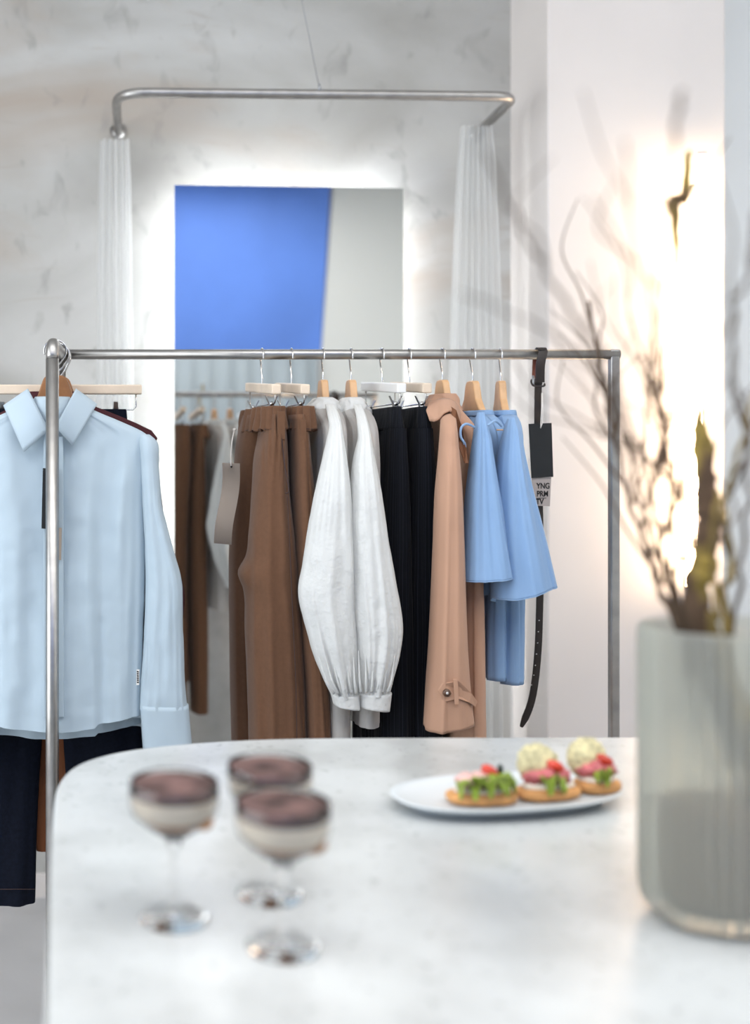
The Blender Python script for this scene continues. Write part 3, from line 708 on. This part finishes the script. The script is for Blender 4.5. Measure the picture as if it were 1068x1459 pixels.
# ------------------------------------------------------------------ white blouses
GW = 'white cotton blouses'
def white_blouse(label, px, sleeve, cuff, seed, hemy):
    x = (px-VX)/F*RD
    wood_hanger('beech hanger of the %s white blouse' % ('left' if seed < 30 else 'right'), x, RD, 0, M['beech'], half=.185, zt=1.514)
    b = thing('blouse', label, 'blouse', GW)
    hz = CZ-(hemy-VY)/F*RD
    obj('body', hang(x, RD, 0, [(1.452, .058, .030), (1.440, .10, .033), (1.412, .175, .030), (1.38, .192, .030), (1.30, .195, .032), (1.0, .195, .034), (hz, .19, .032)], fold=.008, k=5, seed=seed, nu=110, nv=60), M['sheer_lace'], b)
    cg = hang(x, RD, 0, [(1.474, .040, .017), (1.468, .050, .024), (1.455, .060, .030), (1.440, .068, .031)], fold=.014, k=2.5, kz=2, seed=seed+2, nu=80, nv=12, wr=.002, hem=lambda c, s_: -.010*s_-.012*max(0, -c))
    obj('collar', cg, M['white_cloth'], b, solid=.003)
    g = loft_px(sleeve, 2.03, .05, nu=100, nv=110, fold=.009, k=2.6, kz=1.6, seed=seed, wr=.0022, p=2.2)
    c = loft_px(cuff, 2.03, .03, nu=60, nv=8, fold=.001, wr=.0006, p=2.6, tilt=3, grow=False)
    a = obj('sleeve', g, M['white_cloth'], b); obj('cuff', c, M['white_cloth'], b, solid=.002)
    far_g = mirror_y(g, RD, x-((sleeve[5][1]+sleeve[5][2])/2-VX)/F*2.05)
    obj('sleeve', far_g, M['white_cloth'], b)
    obj('cuff', mirror_y(c, RD, x-((sleeve[5][1]+sleeve[5][2])/2-VX)/F*2.05), M['white_cloth'], b, solid=.002)
    # gathers above the cuff
    for i in range(6):
        t = (i+.5)/6; xa = lerp(cuff[0][1], cuff[0][2], t); xb = lerp(sleeve[-3][1], sleeve[-3][2], t)
        obj('gather', tube(spline([P(xa, cuff[0][0], 1.998), P(lerp(xa, xb, .5), cuff[0][0]-18, 1.988), P(xb, sleeve[-3][0]-4, 1.992)], 4), [.003, .0028, .0026, .0024, .002, .0016, .0012, .0008, .0004], 8), M['white_cloth'], a)
    return b
s1 = [(576, 463, 476, 2.17, .012), (590, 466, 482, 2.11, .016), (606, 469, 486, 2.07, .018), (625, 466, 489, 2.05, .022), (650, 460, 493, 2.04, .03), (700, 449, 499, 2.03, .04), (760, 438, 503, 2.03, .046), (805, 431, 505, 2.03, .05), (838, 425, 505, 2.03, .05), (860, 427, 505, 2.03, .05), (900, 437, 507, 2.03, .05), (940, 449, 508, 2.03, .046), (975, 464, 509, 2.03, .038), (992, 473, 509, 2.03, .03)]
white_blouse('white cotton blouse with balloon sleeve next to the brown trousers', 460, s1, [(988, 472, 510, 2.03, .031), (1006, 476, 511, 2.03, .030)], 21.0, 1030)
s2_ = [(576, 503, 515, 2.17, .012), (590, 507, 520, 2.11, .016), (606, 509, 525, 2.07, .018), (625, 510, 528, 2.05, .022), (650, 504, 533, 2.04, .03), (700, 499, 542, 2.03, .038), (760, 497, 551, 2.03, .044), (820, 498, 561, 2.03, .048), (870, 500, 570, 2.03, .05), (895, 502, 572, 2.03, .05), (930, 505, 568, 2.03, .048), (965, 508, 559, 2.03, .04), (988, 511, 554, 2.03, .03)]
white_blouse('white cotton blouse with balloon sleeve next to the black trousers', 500, s2_, [(986, 510, 556, 2.03, .031), (1008, 511, 553, 2.03, .030)], 37.0, 1005)

# ------------------------------------------------------------------ black trousers
GK = 'black pinstripe trousers'
def black_trousers(label, hl, px, phi, seed, m):
    x = (px-VX)/F*RD
    clip_hanger(hl, x, RD, phi, m, half=.145, zb=1.488, clips=(-.10, .10), tilt=.07)
    t = thing('trousers', label, 'trousers', GK)
    obj('waistband', hang(x, RD, phi, [(1.452, .130, .010), (1.435, .136, .012), (1.405, .142, .018)], fold=.004, k=5, seed=seed, nu=90, nv=8, hem=None), M['black'], t, solid=.002)
    u = Vector((-math.sin(phi), math.cos(phi), 0))
    for sg, sd in ((-1, 0), (1, 7)):
        q = Vector((x, RD, 0))+u*sg*.072
        obj('leg', hang(q.x, q.y, phi, [(1.408, .074, .018), (1.32, .082, .024), (1.10, .086, .031), (.85, .088, .036), (.42, .088, .036)], fold=.010, k=3.4, kz=.7, seed=seed+sd, nu=100, nv=70), M['black'], t)
    return t
black_trousers('black pinstripe trousers pressed against the white blouse sleeve', 'white clip hanger of the left black trousers', 544, R(2), 50, mat('near_white_wood', (.78, .78, .77, 1), .4))  # bar in one even near-white
black_trousers('black pinstripe trousers hanging next to the beige trench coat', 'pale wood clip hanger of the right black trousers', 583, R(-1), 61, M['pale_wood'])

# ------------------------------------------------------------------ beige trench coat
TX = (630-VX)/F*RD
wood_hanger('beech hanger of the beige trench coat', TX, RD, R(3), M['beech'], half=.185, zt=1.514)
tc_ = thing('trench_coat', 'beige trench coat with buttoned cuff strap and turned collar', 'coat')
obj('body', hang(TX, RD, R(3), [(1.455, .06, .026), (1.435, .11, .024), (1.405, .18, .018), (1.36, .20, .018), (1.1, .20, .026), (.8, .205, .032), (.42, .21, .032)], fold=.008, k=4, seed=71, nu=110, nv=70), M['trench'], tc_)
ts = [(578, 629, 643, 2.16, .016), (590, 629, 646, 2.10, .022), (606, 629, 648, 2.055, .026), (640, 627, 651, 2.04, .03), (700, 622, 655, 2.03, .038), (780, 619, 658, 2.03, .042), (850, 616, 660, 2.03, .044), (926, 612, 663, 2.03, .045), (980, 608, 667, 2.03, .045), (1034, 605, 673, 2.03, .044)]
sg_ = loft_px(ts, 2.03, .04, nu=80, nv=100, fold=.004, k=2.0, kz=.8, seed=75, wr=.0010, tilt=-5, hem=lambda c, s_: -4 if s_ > 0 else 0, bump=lambda x, y: -.006*math.exp(-((x-(632-(y-640)*.03))/4)**2)*sstep(620, 680, y))
a = obj('sleeve', sg_, M['trench'], tc_, solid=.0015)
obj('sleeve', mirror_y(sg_, RD, .02), M['trench'], tc_)
st = [(624, 984), (630, 974), (654, 970), (672, 988), (680, 1000), (677, 1008), (668, 1001), (652, 996), (632, 1001)]
obj('cuff_strap', panel(st, [1.984, 1.982, 1.979, 1.988, 1.998, 1.998, 1.988, 1.979, 1.982], .004), M['trench'], tc_, smooth=False, bevel=.0012)
obj('strap_keeper', panel([(646, 968), (652, 968), (654, 1004), (648, 1004)], 1.975, .004), M['trench'], tc_, smooth=False, bevel=.001)
q = P(636, 987, 1.980); bt = obj('button', tube([q, q+Vector((0, -.004, 0))], [.0075, .0068], 18), M['horn'], tc_)
obj('button_hole', tube([q+Vector((0, -.0045, 0)), q+Vector((0, -.0038, 0))], .0025, 10), M['hole'], bt)
# turned-up collar: back roll plus hanging lapel
cg = hang(TX, RD, R(3), [(1.482, .040, .020), (1.466, .055, .028), (1.446, .072, .033)], fold=.008, k=2.2, seed=77, nu=80, nv=14, wr=.001)
obj('collar_stand', cg, M['trench'], tc_, solid=.003)
cl_ = [(612, 571, 600), (618, 571, 601), (625, 569, 598), (632, 568, 590), (640, 569, 586), (647, 573, 590), (652, 580, 604), (655, 590, 622)]
V, Fc = [], []
for a_ in range(29):
    f_ = a_/28*7; k_ = min(int(f_), 6); t_ = f_-k_
    x_, y0_, y1_ = (lerp(cl_[k_][q_], cl_[k_+1][q_], t_) for q_ in range(3))
    for b_ in range(9):
        r_ = b_/8; V.append(P(x_-(5 if a_ < 6 else 0)*(1-a_/6)*(1-abs(2*r_-1)), lerp(y0_, y1_, r_), 2.15-.055*math.sin(r_*1.5)-.02*math.sin(a_/28*3.1)+.004*nz(a_*.3, r_*2, 3)))
for a_ in range(28):
    for b_ in range(8): Fc.append((a_*9+b_, a_*9+b_+1, (a_+1)*9+b_+1, (a_+1)*9+b_))
obj('collar', (V, Fc), M['trench'], tc_, solid=.004)
obj('lapel', panel([(641, 578), (650, 584), (657, 606), (664, 640), (667, 660), (662, 660), (655, 640), (646, 600)], [2.09, 2.07, 2.04, 2.02, 2.015, 2.015, 2.02, 2.05], .004), M['trench_dark'], tc_, smooth=False, bevel=.001)

# ------------------------------------------------------------------ sky blue blouses with flared sleeves
GU = 'sky blue flared sleeve blouses'
def blue_blouse(label, hl, px, phi, rows, seed, tilt, hemy, hem, D, ties):
    x = (px-VX)/F*RD
    wood_hanger(hl, x, RD, phi, M['beech'], half=.125, zt=1.512)
    b = thing('blouse', label, 'blouse', GU)
    hz = CZ-(hemy-VY)/F*2.12
    obj('body', hang(x, RD, phi, [(1.438, .085, .022), (1.425, .12, .026), (1.40, .15, .027), (1.34, .15, .028), (1.1, .15, .031), (hz, .15, .033)], fold=.010, k=6, seed=seed, nu=110, nv=60), M['blue_cloth'], b, solid=.001)
    obj('neck_binding', hang(x, RD, phi, [(1.446, .084, .022), (1.434, .088, .025)], fold=.002, seed=seed, nu=60, nv=3), M['blue_cloth'], b, solid=.003)
    g = loft_px(rows, D, .05, nu=110, nv=90, fold=.010, k=2.4, kz=.6, seed=seed, wr=.0009, tilt=tilt, hem=hem, p=2.1)
    sl = obj('sleeve', g, M['blue_cloth'], b, solid=.0012)
    nv_, nu_ = 90, 110
    rim = [g[0][nv_*nu_+j]+Vector((0, 0, -.0005)) for j in range(nu_)]
    obj('sleeve_hem', tube(rim, .0011, 6, closed=True), M['blue_cloth'], sl)
    obj('sleeve', mirror_y(g, RD, .02), M['blue_cloth'], b, solid=.0012)
    for tp2 in ties: obj('tie_cord', tube(spline([P(*q) for q in tp2], 6), .0024, 8), M['blue_cloth'], b)
    return b
r1 = [(588, 681, 688, 2.07, .012), (602, 678, 692, 2.06, .02), (625, 675, 697, 2.05, .028), (650, 672, 700, 2.045, .034), (700, 666, 708, 2.04, .042), (760, 661, 718, 2.04, .052), (822, 657, 730, 2.04, .062)]
blue_blouse('sky blue blouse with flared sleeve touching the trench coat', 'beech hanger of the sky blue blouse beside the trench coat', 673, R(3), r1, 81, -4, 968, lambda c, s_: (34*max(0, s_)*sstep(.95, .5, c) if True else 0), 2.04, [[(676, 609, 2.04), (665, 604, 2.03), (657, 609, 2.03), (656, 622, 2.03), (662, 634, 2.03), (659, 650, 2.03)]])
r2 = [(596, 724, 733, 2.08, .012), (612, 719, 739, 2.07, .022), (650, 711, 746, 2.055, .034), (700, 705, 757, 2.05, .044), (760, 700, 772, 2.05, .054), (838, 702, 789, 2.05, .064)]
blue_blouse('sky blue blouse with flared sleeve nearest the hanging belt', 'beech hanger of the sky blue blouse beside the belt', 713, R(-9), r2, 97, -5, 974, lambda c, s_: 16*max(0, s_)*sstep(.9, .2, c)+8*sstep(.4, -.6, c), 2.05, [[(714, 607, 2.04), (705, 600, 2.02), (695, 606, 2.01)]])

# ------------------------------------------------------------------ belt with its tags
be = thing('belt', 'dark brown leather belt looped over the right end of the rail', 'belt')
bpts = [P(766, 548, 2.275), P(765, 525, 2.278), P(766, 508, 2.272)]
BXm = P(768, 505, RD).x
for k in range(9):
    a_ = R(20+k*17.5); bpts.append(Vector((BXm+.003, RD+math.cos(a_)*.0135, RZ1+math.sin(a_)*.0135)))
bpts += [P(769.5, 520, 2.232), P(769, 545, 2.235)]
obj('loop', ribbon(spline(bpts, 3), .0185, .0032, Vector((1, 0, 0))), M['leather'], be, bevel=.0006)
dn = [P(766.5, 540, 2.243), P(766, 580, 2.243), P(766, 640, 2.243), P(768, 720, 2.243), P(769.5, 800, 2.243), P(768.5, 860, 2.243), P(766.5, 920, 2.243), P(762, 970, 2.243), P(755, 1005, 2.243), P(742, 1036, 2.243)]
dns = spline(dn, 6); nW = len(dns)
obj('strap', ribbon(dns, [.0150 if i < nW-3 else .0150-.003*(i-nW+4) for i in range(nW)], .003), M['leather'], be, bevel=.0006)
obj('lining', ribbon([P(762, 512, 2.266), P(761, 535, 2.266), P(762, 546, 2.262)], .010, .002, Vector((1, -.6, 0)).normalized()), M['leather_in'], be)
bk = [P(764, 540, 2.262), P(757.5, 541, 2.256), P(757, 546, 2.25), P(761, 550, 2.236), P(774, 550, 2.226), P(775.5, 547, 2.23)]
obj('buckle', tube(spline(bk, 5), .0021, 8), M['leather'], be)
obj('buckle_prong', tube([P(759, 536, 2.258), P(760, 548, 2.246)], .003, 8), M['cap'], be)
for i, (x, y) in enumerate(((768.3, 884), (767.2, 900), (766.2, 916), (764.6, 932), (763, 948), (760.7, 962), (757.5, 976), (753.5, 990))):
    q = P(x-.6, y, 2.2415); obj('punch_hole', tube([q, q+Vector((0, .001, 0))], .0013, 10), M['hole'], be)
bt_ = price_tag('price_tag', 'black and grey printed tags hanging from the belt', [
    ('black_card', panel([(753, 604), (785.5, 602.5), (788, 679.5), (757, 681)], 2.226, .0018), M['black_card']),
    ('grey_card', panel([(757, 681), (785, 680), (783, 721.5), (758, 720)], 2.229, .0014), M['grey_card'])],
    [P(771.5, 560, 2.236), P(771.5, 580, 2.233), P(770, 604, 2.225), P(769.5, 610, 2.2245), P(772.5, 602, 2.226), P(773, 580, 2.233), P(772.5, 560, 2.236)], 'tags on the clothes')
for i, (tx, ux, uw) in enumerate((('YNG', 0, 0), ('PRM', 0, 1), ('TV', 0, 0))):
    oz = P(764.2-(.8 if i == 2 else 0), 696+i*11.2, 2.2282)
    text_mesh(tx, .0168, M['ink'], bt_, oz)
obj('underline', panel([(764.5, 709.3), (778, 709.3), (778, 710.0), (764.5, 710.0)], 2.2282, .0003), M['ink'], bt_, smooth=False)

# ------------------------------------------------------------------ stone counter in the foreground
TH = .902
ol = [(-.055, .42), (-.064, .75), (-.078, 1.0), (-.092, 1.22), (-.101, 1.40), (-.0985, 1.475), (-.085, 1.535), (-.0585, 1.580), (-.015, 1.618), (.045, 1.648), (.127, 1.672), (.21, 1.687), (.30, 1.694), (.45, 1.698)]
ol = [Vector((a, b, 0)) for a, b in ol]; ols = spline(ol, 6)
out = [(p.x, p.y) for p in ols]+[(.9, 1.70), (1.40, 1.70), (1.45, 1.65), (1.45, .47), (1.40, .42)]
ct = thing('counter_table', 'white speckled stone counter with rounded corner in the foreground', 'table')
cxm, cym = .65, 1.05
obj('table_top', prism([(x, y, TH) for x, y in out], (0, 0, -.04)), M['stone'], ct, smooth=False, bevel=.004)
obj('table_base', prism([(cxm+(x-cxm)*.93, cym+(y-cym)*.9, TH-.04) for x, y in out], (0, 0, -(TH-.04))), M['stone'], ct, smooth=False, bevel=.004)

def at_table(x, y, h=0.0):
    """point on the counter (height h above it) under a picture point"""
    d = F*(CZ-TH-h)/(y-VY); return Vector(((x-VX)/F*d, d, TH+h))
# ------------------------------------------------------------------ dessert glasses
GG = 'stemmed dessert glasses'
def dessert(label, dl, x, d, h=.136):
    c = (x, d, TH+.0005)
    g = thing('dessert_glass', label, 'glass', GG)
    obj('foot', lathe([(.0005, .0), (.034, .0), (.0345, .0015), (.03, .0028), (.012, .005), (.0045, .010)], c, 40, cap1=True), M['thin_glass'], g)
    obj('stem', lathe([(.0045, .009), (.0033, .02), (.0032, .05), (.0042, .068), (.008, .0765)], c, 20, cap1=True), M['thin_glass'], g)
    bo = [(.002, .0755), (.008, .0785), (.030, .0940), (.0425, .1055), (.0445, .115), (.0445, .126), (.0438, h), (.0430, h+.0005), (.0428, h-.001), (.0435, .126), (.0434, .115), (.0414, .1063), (.029, .0955), (.007, .0805), (.001, .080)]
    obj('bowl', lathe(bo, c, 48, cap1=True), M['glass'], g)
    ds = thing('layered_dessert', dl, 'dessert', 'layered desserts in glasses')
    cf = [(.001, .0805), (.0068, .0812), (.0285, .0961), (.0375, .1040), (.030, .1055), (.001, .1055)]
    obj('biscuit_layer', lathe(cf, c, 40), M['caramel'], ds)
    cr_ = [(.001, .1058), (.030, .1058), (.0376, .1043), (.0408, .1068), (.0429, .1152), (.0430, .1245), (.001, .1245)]
    obj('cream_layer', lathe(cr_, c, 40), M['cream'], ds)
    tp_ = lathe([(.001, .1247), (.0428, .1247), (.0426, .1325), (.036, .1335), (.020, .1340), (.001, .1340)], c, 40)
    V = [Vector((p.x, p.y, p.z+.0025*nz(p.x*80, p.y*80, x*30) if p.z > c[2]+.1330 else p.z)) for p in tp_[0]]
    obj('cocoa_layer', (V, tp_[1]), M['cocoa'], ds)
    bl = obj('biscuit_crumb', blob((x+.026, d-.022, c[2]+.1035), (.011, .008, .008), .2, x*50), M['caramel'], ds)
    return g
gA = ((248-VX)/F*1.045, 1.045); gB = ((384-VX)/F*1.10, 1.10); gC = ((403-VX)/F*.985, .985)
dessert('stemmed glass standing alone at the left of the counter', 'cocoa topped cream dessert in the lone left glass', *gA)
dessert('stemmed glass at the back of the overlapping pair', 'cocoa topped cream dessert in the rear glass of the pair', *gB)
dessert('stemmed glass at the front of the overlapping pair', 'cocoa topped cream dessert in the front glass of the pair', *gC)

# ------------------------------------------------------------------ plate of canapes
pl = thing('serving_plate', 'long oval pale plate on the stone counter carrying open sandwiches', 'plate')
pc = Vector((.492, 1.380, TH)); pang = R(11)
pu = Vector((math.cos(pang), math.sin(pang), 0)); pv = Vector((-math.sin(pang), math.cos(pang), 0))
def oval(a, b, z, n=64, p=2.4):
    o_ = []
    for k in range(n):
        t = 2*math.pi*k/n; c, s_ = math.cos(t), math.sin(t)
        o_.append(pc+pu*math.copysign(abs(c)**(2/p), c)*a+pv*math.copysign(abs(s_)**(2/p), s_)*b+Vector((0, 0, z)))
    return o_
def rings(rs, n=64):
    V, Fc = [], []
    for a, b, z in rs: V += oval(a, b, z, n)
    for i in range(len(rs)-1):
        for k in range(n): Fc.append((i*n+k, i*n+(k+1) % n, (i+1)*n+(k+1) % n, (i+1)*n+k))
    Fc.append(tuple(range(n))[::-1]); Fc.append(tuple((len(rs)-1)*n+k for k in range(n)))
    return V, Fc
obj('foot_ring', rings([(.130, .052, .0005), (.137, .058, .008), (.139, .060, .0105)]), M['plate_rim'], pl)
obj('dish', rings([(.139, .060, .0105), (.152, .070, .015), (.157, .074, .0185), (.155, .072, .0192), (.145, .064, .0165), (.10, .04, .0158)]), M['porcelain'], pl)
PZ = .0165
def ppt(x, y, h):
    p = at_table(x, y, h); return p
def bread(name_parent, c, ang, L, W, H, seed):
    u = Vector((math.cos(ang), math.sin(ang), 0)); rot = Matrix.Rotation(ang, 3, 'Z')
    V, Fc = blob((0, 0, 0), (1, 1, 1), .05, seed, 3, 32, 16)
    V2 = []
    for p in V:
        q = Vector((math.copysign(abs(p.x)**.75, p.x)*L/2, math.copysign(abs(p.y)**.75, p.y)*W/2, math.copysign(abs(p.z)**.55, p.z)*H/2))
        V2.append(rot @ q+c)
    return obj('bread_slice', (V2, Fc), M['bread'], name_parent)
def leaf(c, ang, L, W, seed, curl=.012):
    V, Fc = [], []; n, m = 14, 8
    rot = Matrix.Rotation(ang, 3, 'Z')
    for i in range(n+1):
        for j in range(m+1):
            s_ = 2*i/n-1; t = j/m
            q = Vector((s_*L/2*(1-.25*t), -t*W, curl*math.sin(s_*5+seed)*t*.7-t*t*W*.25+curl*.5*nz(s_*3+seed, t*3, seed)))
            V.append(rot @ q+c)
    for i in range(n):
        for j in range(m): Fc.append((i*(m+1)+j, i*(m+1)+j+1, (i+1)*(m+1)+j+1, (i+1)*(m+1)+j))
    return V, Fc
GC = 'open sandwiches on the plate'
def canape(label, pxc, pyb, L, ang, seed, patty, ham_m, leafs=2, lean=.0):
    t = thing('open_sandwich', label, 'sandwich', GC)
    base = ppt(pxc, pyb, PZ); zb = TH+PZ
    c = Vector((base.x, base.y, zb+.0085))
    bread(t, c, ang, L, .042, .017, seed)
    u = Vector((math.cos(ang), math.sin(ang), 0)); v = Vector((-math.sin(ang), math.cos(ang), 0)); up = Vector((0, 0, 1))
    obj('spread', blob(c+up*.009, (L*.42, .018, .005), .15, seed+1, 4, rot=Matrix.Rotation(ang, 3, 'Z')), M['crumb'], t)
    for k in range(leafs):
        o_ = c+u*lerp(-L*.28, L*.28, (k+.5)/leafs)-v*.006+up*(.020+.003*k)
        obj('lettuce_leaf', leaf(o_, ang+(k-.5)*.5, L*.42, .020, seed+k*2.2, .018), M['lettuce'], t, solid=.001)
    for k in range(3):
        o_ = c+u*lerp(-L*.3, L*.3, (k+.5)/3)+v*.002+up*(.0195+.002*(k % 2))
        obj('ham_fold', blob(o_, (.015, .012, .009), .5, seed+k*3, 3.5, 20, 12, Matrix.Rotation(ang+k, 3, 'Z')), ham_m, t)
    o_ = c+u*.010-v*.002+up*.032
    obj('tomato_wedge', blob(o_, (.011, .006, .007), .25, seed+4, 2, 16, 10, Matrix.Rotation(ang-.5, 3, 'Z') @ Matrix.Rotation(.4, 3, 'Y')), M['tomato'], t)
    if patty:
        o_ = c+v*.012-u*.006+up*.031
        obj('cheese_round', blob(o_, (.029, .010, .026), .22, seed+7, 6, 40, 24, Matrix.Rotation(ang, 3, 'Z') @ Matrix.Rotation(-.25, 3, 'X')), M['cheese'], t)
    else:
        obj('basil_leaf', blob(c+u*.024+up*.031, (.004, .003, .010), .2, seed, 3, 12, 8), M['olive'], t)
    return t
canape('open sandwich with pale ham and tomato at the near end of the plate', 686, 1144, .090, R(2), 3.3, False, M['pale_ham'], 3)
canape('open sandwich with cheese round in the middle of the plate', 780, 1137, .088, R(13), 13.3, True, M['ham'], 1)
canape('open sandwich with cheese round at the far end of the plate', 850, 1127, .062, R(14), 23.3, True, M['ham'], 1)

# ------------------------------------------------------------------ fluted vase with branches
VC = (.651, 1.045, TH+.0005); VR = .110; VH = .290
va = thing('glass_vase', 'large fluted frosted grey green glass vase on the counter', 'vase')
po = [(.070, .0), (.088, .001), (.100, .005), (.107, .014), (VR, .03), (VR, VH*.5), (VR, VH-.012), (VR-.001, VH-.003), (VR-.004, VH), (VR-.0075, VH-.003), (VR-.008, VH-.012), (VR-.008, VH*.5), (VR-.008, .032), (.098, .020), (.088, .015), (.070, .014)]
def oval_lathe(prof, c, ax, ay, seg=240, p=3.2, flute=0.0, nf=0, cap1=True):
    V, Fc = [], []
    for (r, z) in prof:
        for k in range(seg):
            a = 2*math.pi*k/seg; cc, ss = math.cos(a), math.sin(a); rr = r-VR
            x = math.copysign(abs(cc)**(2/p), cc)*(ax+rr); y = math.copysign(abs(ss)**(2/p), ss)*(ay+rr)
            fl = 1+(flute*math.cos(nf*a) if r > .09 else 0)
            V.append(Vector((c[0]+x*fl, c[1]+y*fl, c[2]+z)))
    for i in range(len(prof)-1):
        for k in range(seg): Fc.append((i*seg+k, i*seg+(k+1) % seg, (i+1)*seg+(k+1) % seg, (i+1)*seg+k))
    Fc.append(tuple(range(seg))[::-1])
    if cap1: Fc.append(tuple((len(prof)-1)*seg+k for k in range(seg)))
    return V, Fc
VAX, VAY = .136, .064
obj('vase_body', oval_lathe(po, VC, VAX, VAY, 400, flute=.018, nf=44), M['vase'], va)
wt = obj('water', oval_lathe([(.062, .0150), (.087, .0160), (.0955, .022), (.0970, .034), (.0970, .112), (.096, .113)], VC, VAX, VAY, 120), M['water'])
tag(wt, 'murky brownish water in the lower part of the frosted vase', 'water')
rnd = random.Random(11)
GBR = 'bare branches in the vase'
def inside(k, n):
    a = 2*math.pi*k/n*2.4; r = .3+.7*((k*37) % 10)/10
    return Vector((VC[0]+.09*r*math.cos(a), VC[1]+.032*r*math.sin(a), VC[2]+.024))
def branch(label, pts, r0, r1, k, m='bark', twigs=5, tl=.16, name='branch', knots=True, radii=None):
    b = thing(name, label, 'branch', GBR)
    world = [inside(k, 11)]+[P(x, y, d) for x, y, d in pts]
    sp = spline(world, 10); n = len(sp)
    for i in range(1, n-1):
        sp[i] = sp[i]+Vector((nz(i*.35, k, 0), nz(i*.35, k, 5), nz(i*.35, k, 9)))*.006
    if radii:
        rr = []
        for i in range(n):
            f = i/(n-1)*(len(radii)-1); j = min(int(f), len(radii)-2); rr.append(lerp(radii[j], radii[j+1], f-j))
    else: rr = [lerp(r0, r1, (i/(n-1))**.8) for i in range(n)]
    rr = [r_*(1+(.25*nz(i*.9, k*3.3, 1) if knots else 0)) for i, r_ in enumerate(rr)]
    st_ = obj('stem', tube(sp, rr, 8), M[m], b)
    for q in range(twigs):
        i = int(lerp(n*.35, n*.93, (q+rnd.random()*.8)/max(twigs, 1))); i = min(i, n-3)
        tg_ = (sp[i+1]-sp[i]).normalized()
        side = Vector((rnd.uniform(-1, 1), rnd.uniform(-.5, .5), rnd.uniform(.0, .9)))
        d_ = (tg_*.8+side*.8).normalized(); L = tl*rnd.uniform(.4, 1.0)
        pts_ = [sp[i], sp[i]+d_*L*.4+Vector((0, 0, .01)), sp[i]+d_*L*.75+Vector((rnd.uniform(-.02, .02), 0, .02)), sp[i]+d_*L+Vector((rnd.uniform(-.03, .03), 0, .05))]
        s3 = spline(pts_, 5); m3 = len(s3); r3 = min(rr[i]*.7, .0022)
        obj('twig', tube(s3, [lerp(r3, .0005, z/(m3-1)) for z in range(m3)], 6), M['bark'], b)
    return b
branch('long thin branch reaching far up left across the curtain', [(962, 880, 1.05), (938, 815, 1.02), (905, 690, .96), (868, 560, .90), (835, 480, .86), (775, 385, .80), (735, 310, .77), (690, 215, .74)], .0026, .0012, 0, twigs=2, tl=.06)
branch('short dark tipped branch in front of the rack corner', [(958, 885, 1.07), (925, 800, 1.12), (890, 690, 1.18), (862, 560, 1.24), (838, 430, 1.28)], .0030, .0020, 1, twigs=10, tl=.15)
branch('faint branch pointing left below the curtain rail end', [(966, 880, 1.03), (935, 760, .95), (890, 600, .86), (790, 480, .78), (655, 418, .72)], .0022, .0008, 2, twigs=2, tl=.06)
branch('upright slender branch with pale blurred tip', [(972, 885, 1.03), (955, 760, .96), (938, 560, .86), (910, 380, .78), (890, 200, .72)], .0022, .0008, 3, twigs=2, tl=.07)
branch('tall branch rising to the highest blurred tip', [(978, 885, 1.02), (960, 700, .93), (935, 480, .84), (945, 290, .77), (972, 130, .72)], .0020, .0016, 4, twigs=2, tl=.08)
branch('thick lichen covered branch standing in front of the lamp', [(1000, 890, 1.07), (1004, 800, 1.08), (1008, 720, 1.09), (1000, 630, 1.10), (990, 560, 1.10), (968, 390, 1.10), (960, 290, 1.10), (975, 280, 1.10), (981, 215, 1.10)], .0, .0, 5, m='trunk', twigs=2, tl=.12, radii=[.011, .0125, .012, .0115, .010, .0010, .0016, .0070, .0065, .0035])  # lamp glare imitated in the shape: stem thinned midway
branch('olive lichen twig at the right edge of the frame', [(1035, 890, 1.05), (1042, 800, 1.05), (1032, 720, 1.04), (1048, 660, 1.02), (1074, 560, 1.0)], .0050, .0016, 6, m='lichen', twigs=4, tl=.10)
branch('branch leaning right past the lamp and out of frame', [(1045, 890, 1.06), (1060, 760, 1.0), (1064, 640, .92), (1040, 470, .84), (1066, 390, .80), (1078, 300, .76)], .0024, .0014, 7, twigs=3, tl=.09)
branch('crooked middle branch between rack and lamp', [(968, 885, 1.09), (945, 800, 1.06), (930, 700, 1.04), (948, 640, 1.02), (930, 560, 1.0), (915, 500, .98)], .0030, .0012, 8, twigs=16, tl=.15)
branch('dark forked branch left of the thick trunk', [(975, 880, 1.08), (985, 760, 1.06), (960, 690, 1.05), (915, 650, 1.04), (870, 625, 1.03), (845, 605, 1.02)], .0028, .0010, 9, twigs=14, tl=.13)
branch('yellow green stem rising from the front of the vase', [(1018, 905, 1.02), (1021, 880, 1.02), (1014, 780, 1.0), (1022, 700, .98)], .0044, .0020, 10, m='lichen', twigs=1, tl=.08)

# ------------------------------------------------------------------ put every thing's origin at its base
bpy.context.view_layer.update()
for r_ in ROOTS:
    lo = Vector((1e9,)*3); hi = Vector((-1e9,)*3)
    for ch in r_.children:
        for v in ch.data.vertices:
            for k in range(3):
                lo[k] = min(lo[k], v.co[k]); hi[k] = max(hi[k], v.co[k])
    c = Vector(((lo.x+hi.x)/2, (lo.y+hi.y)/2, lo.z))
    r_.location = c
    for ch in r_.children: ch.location = -c
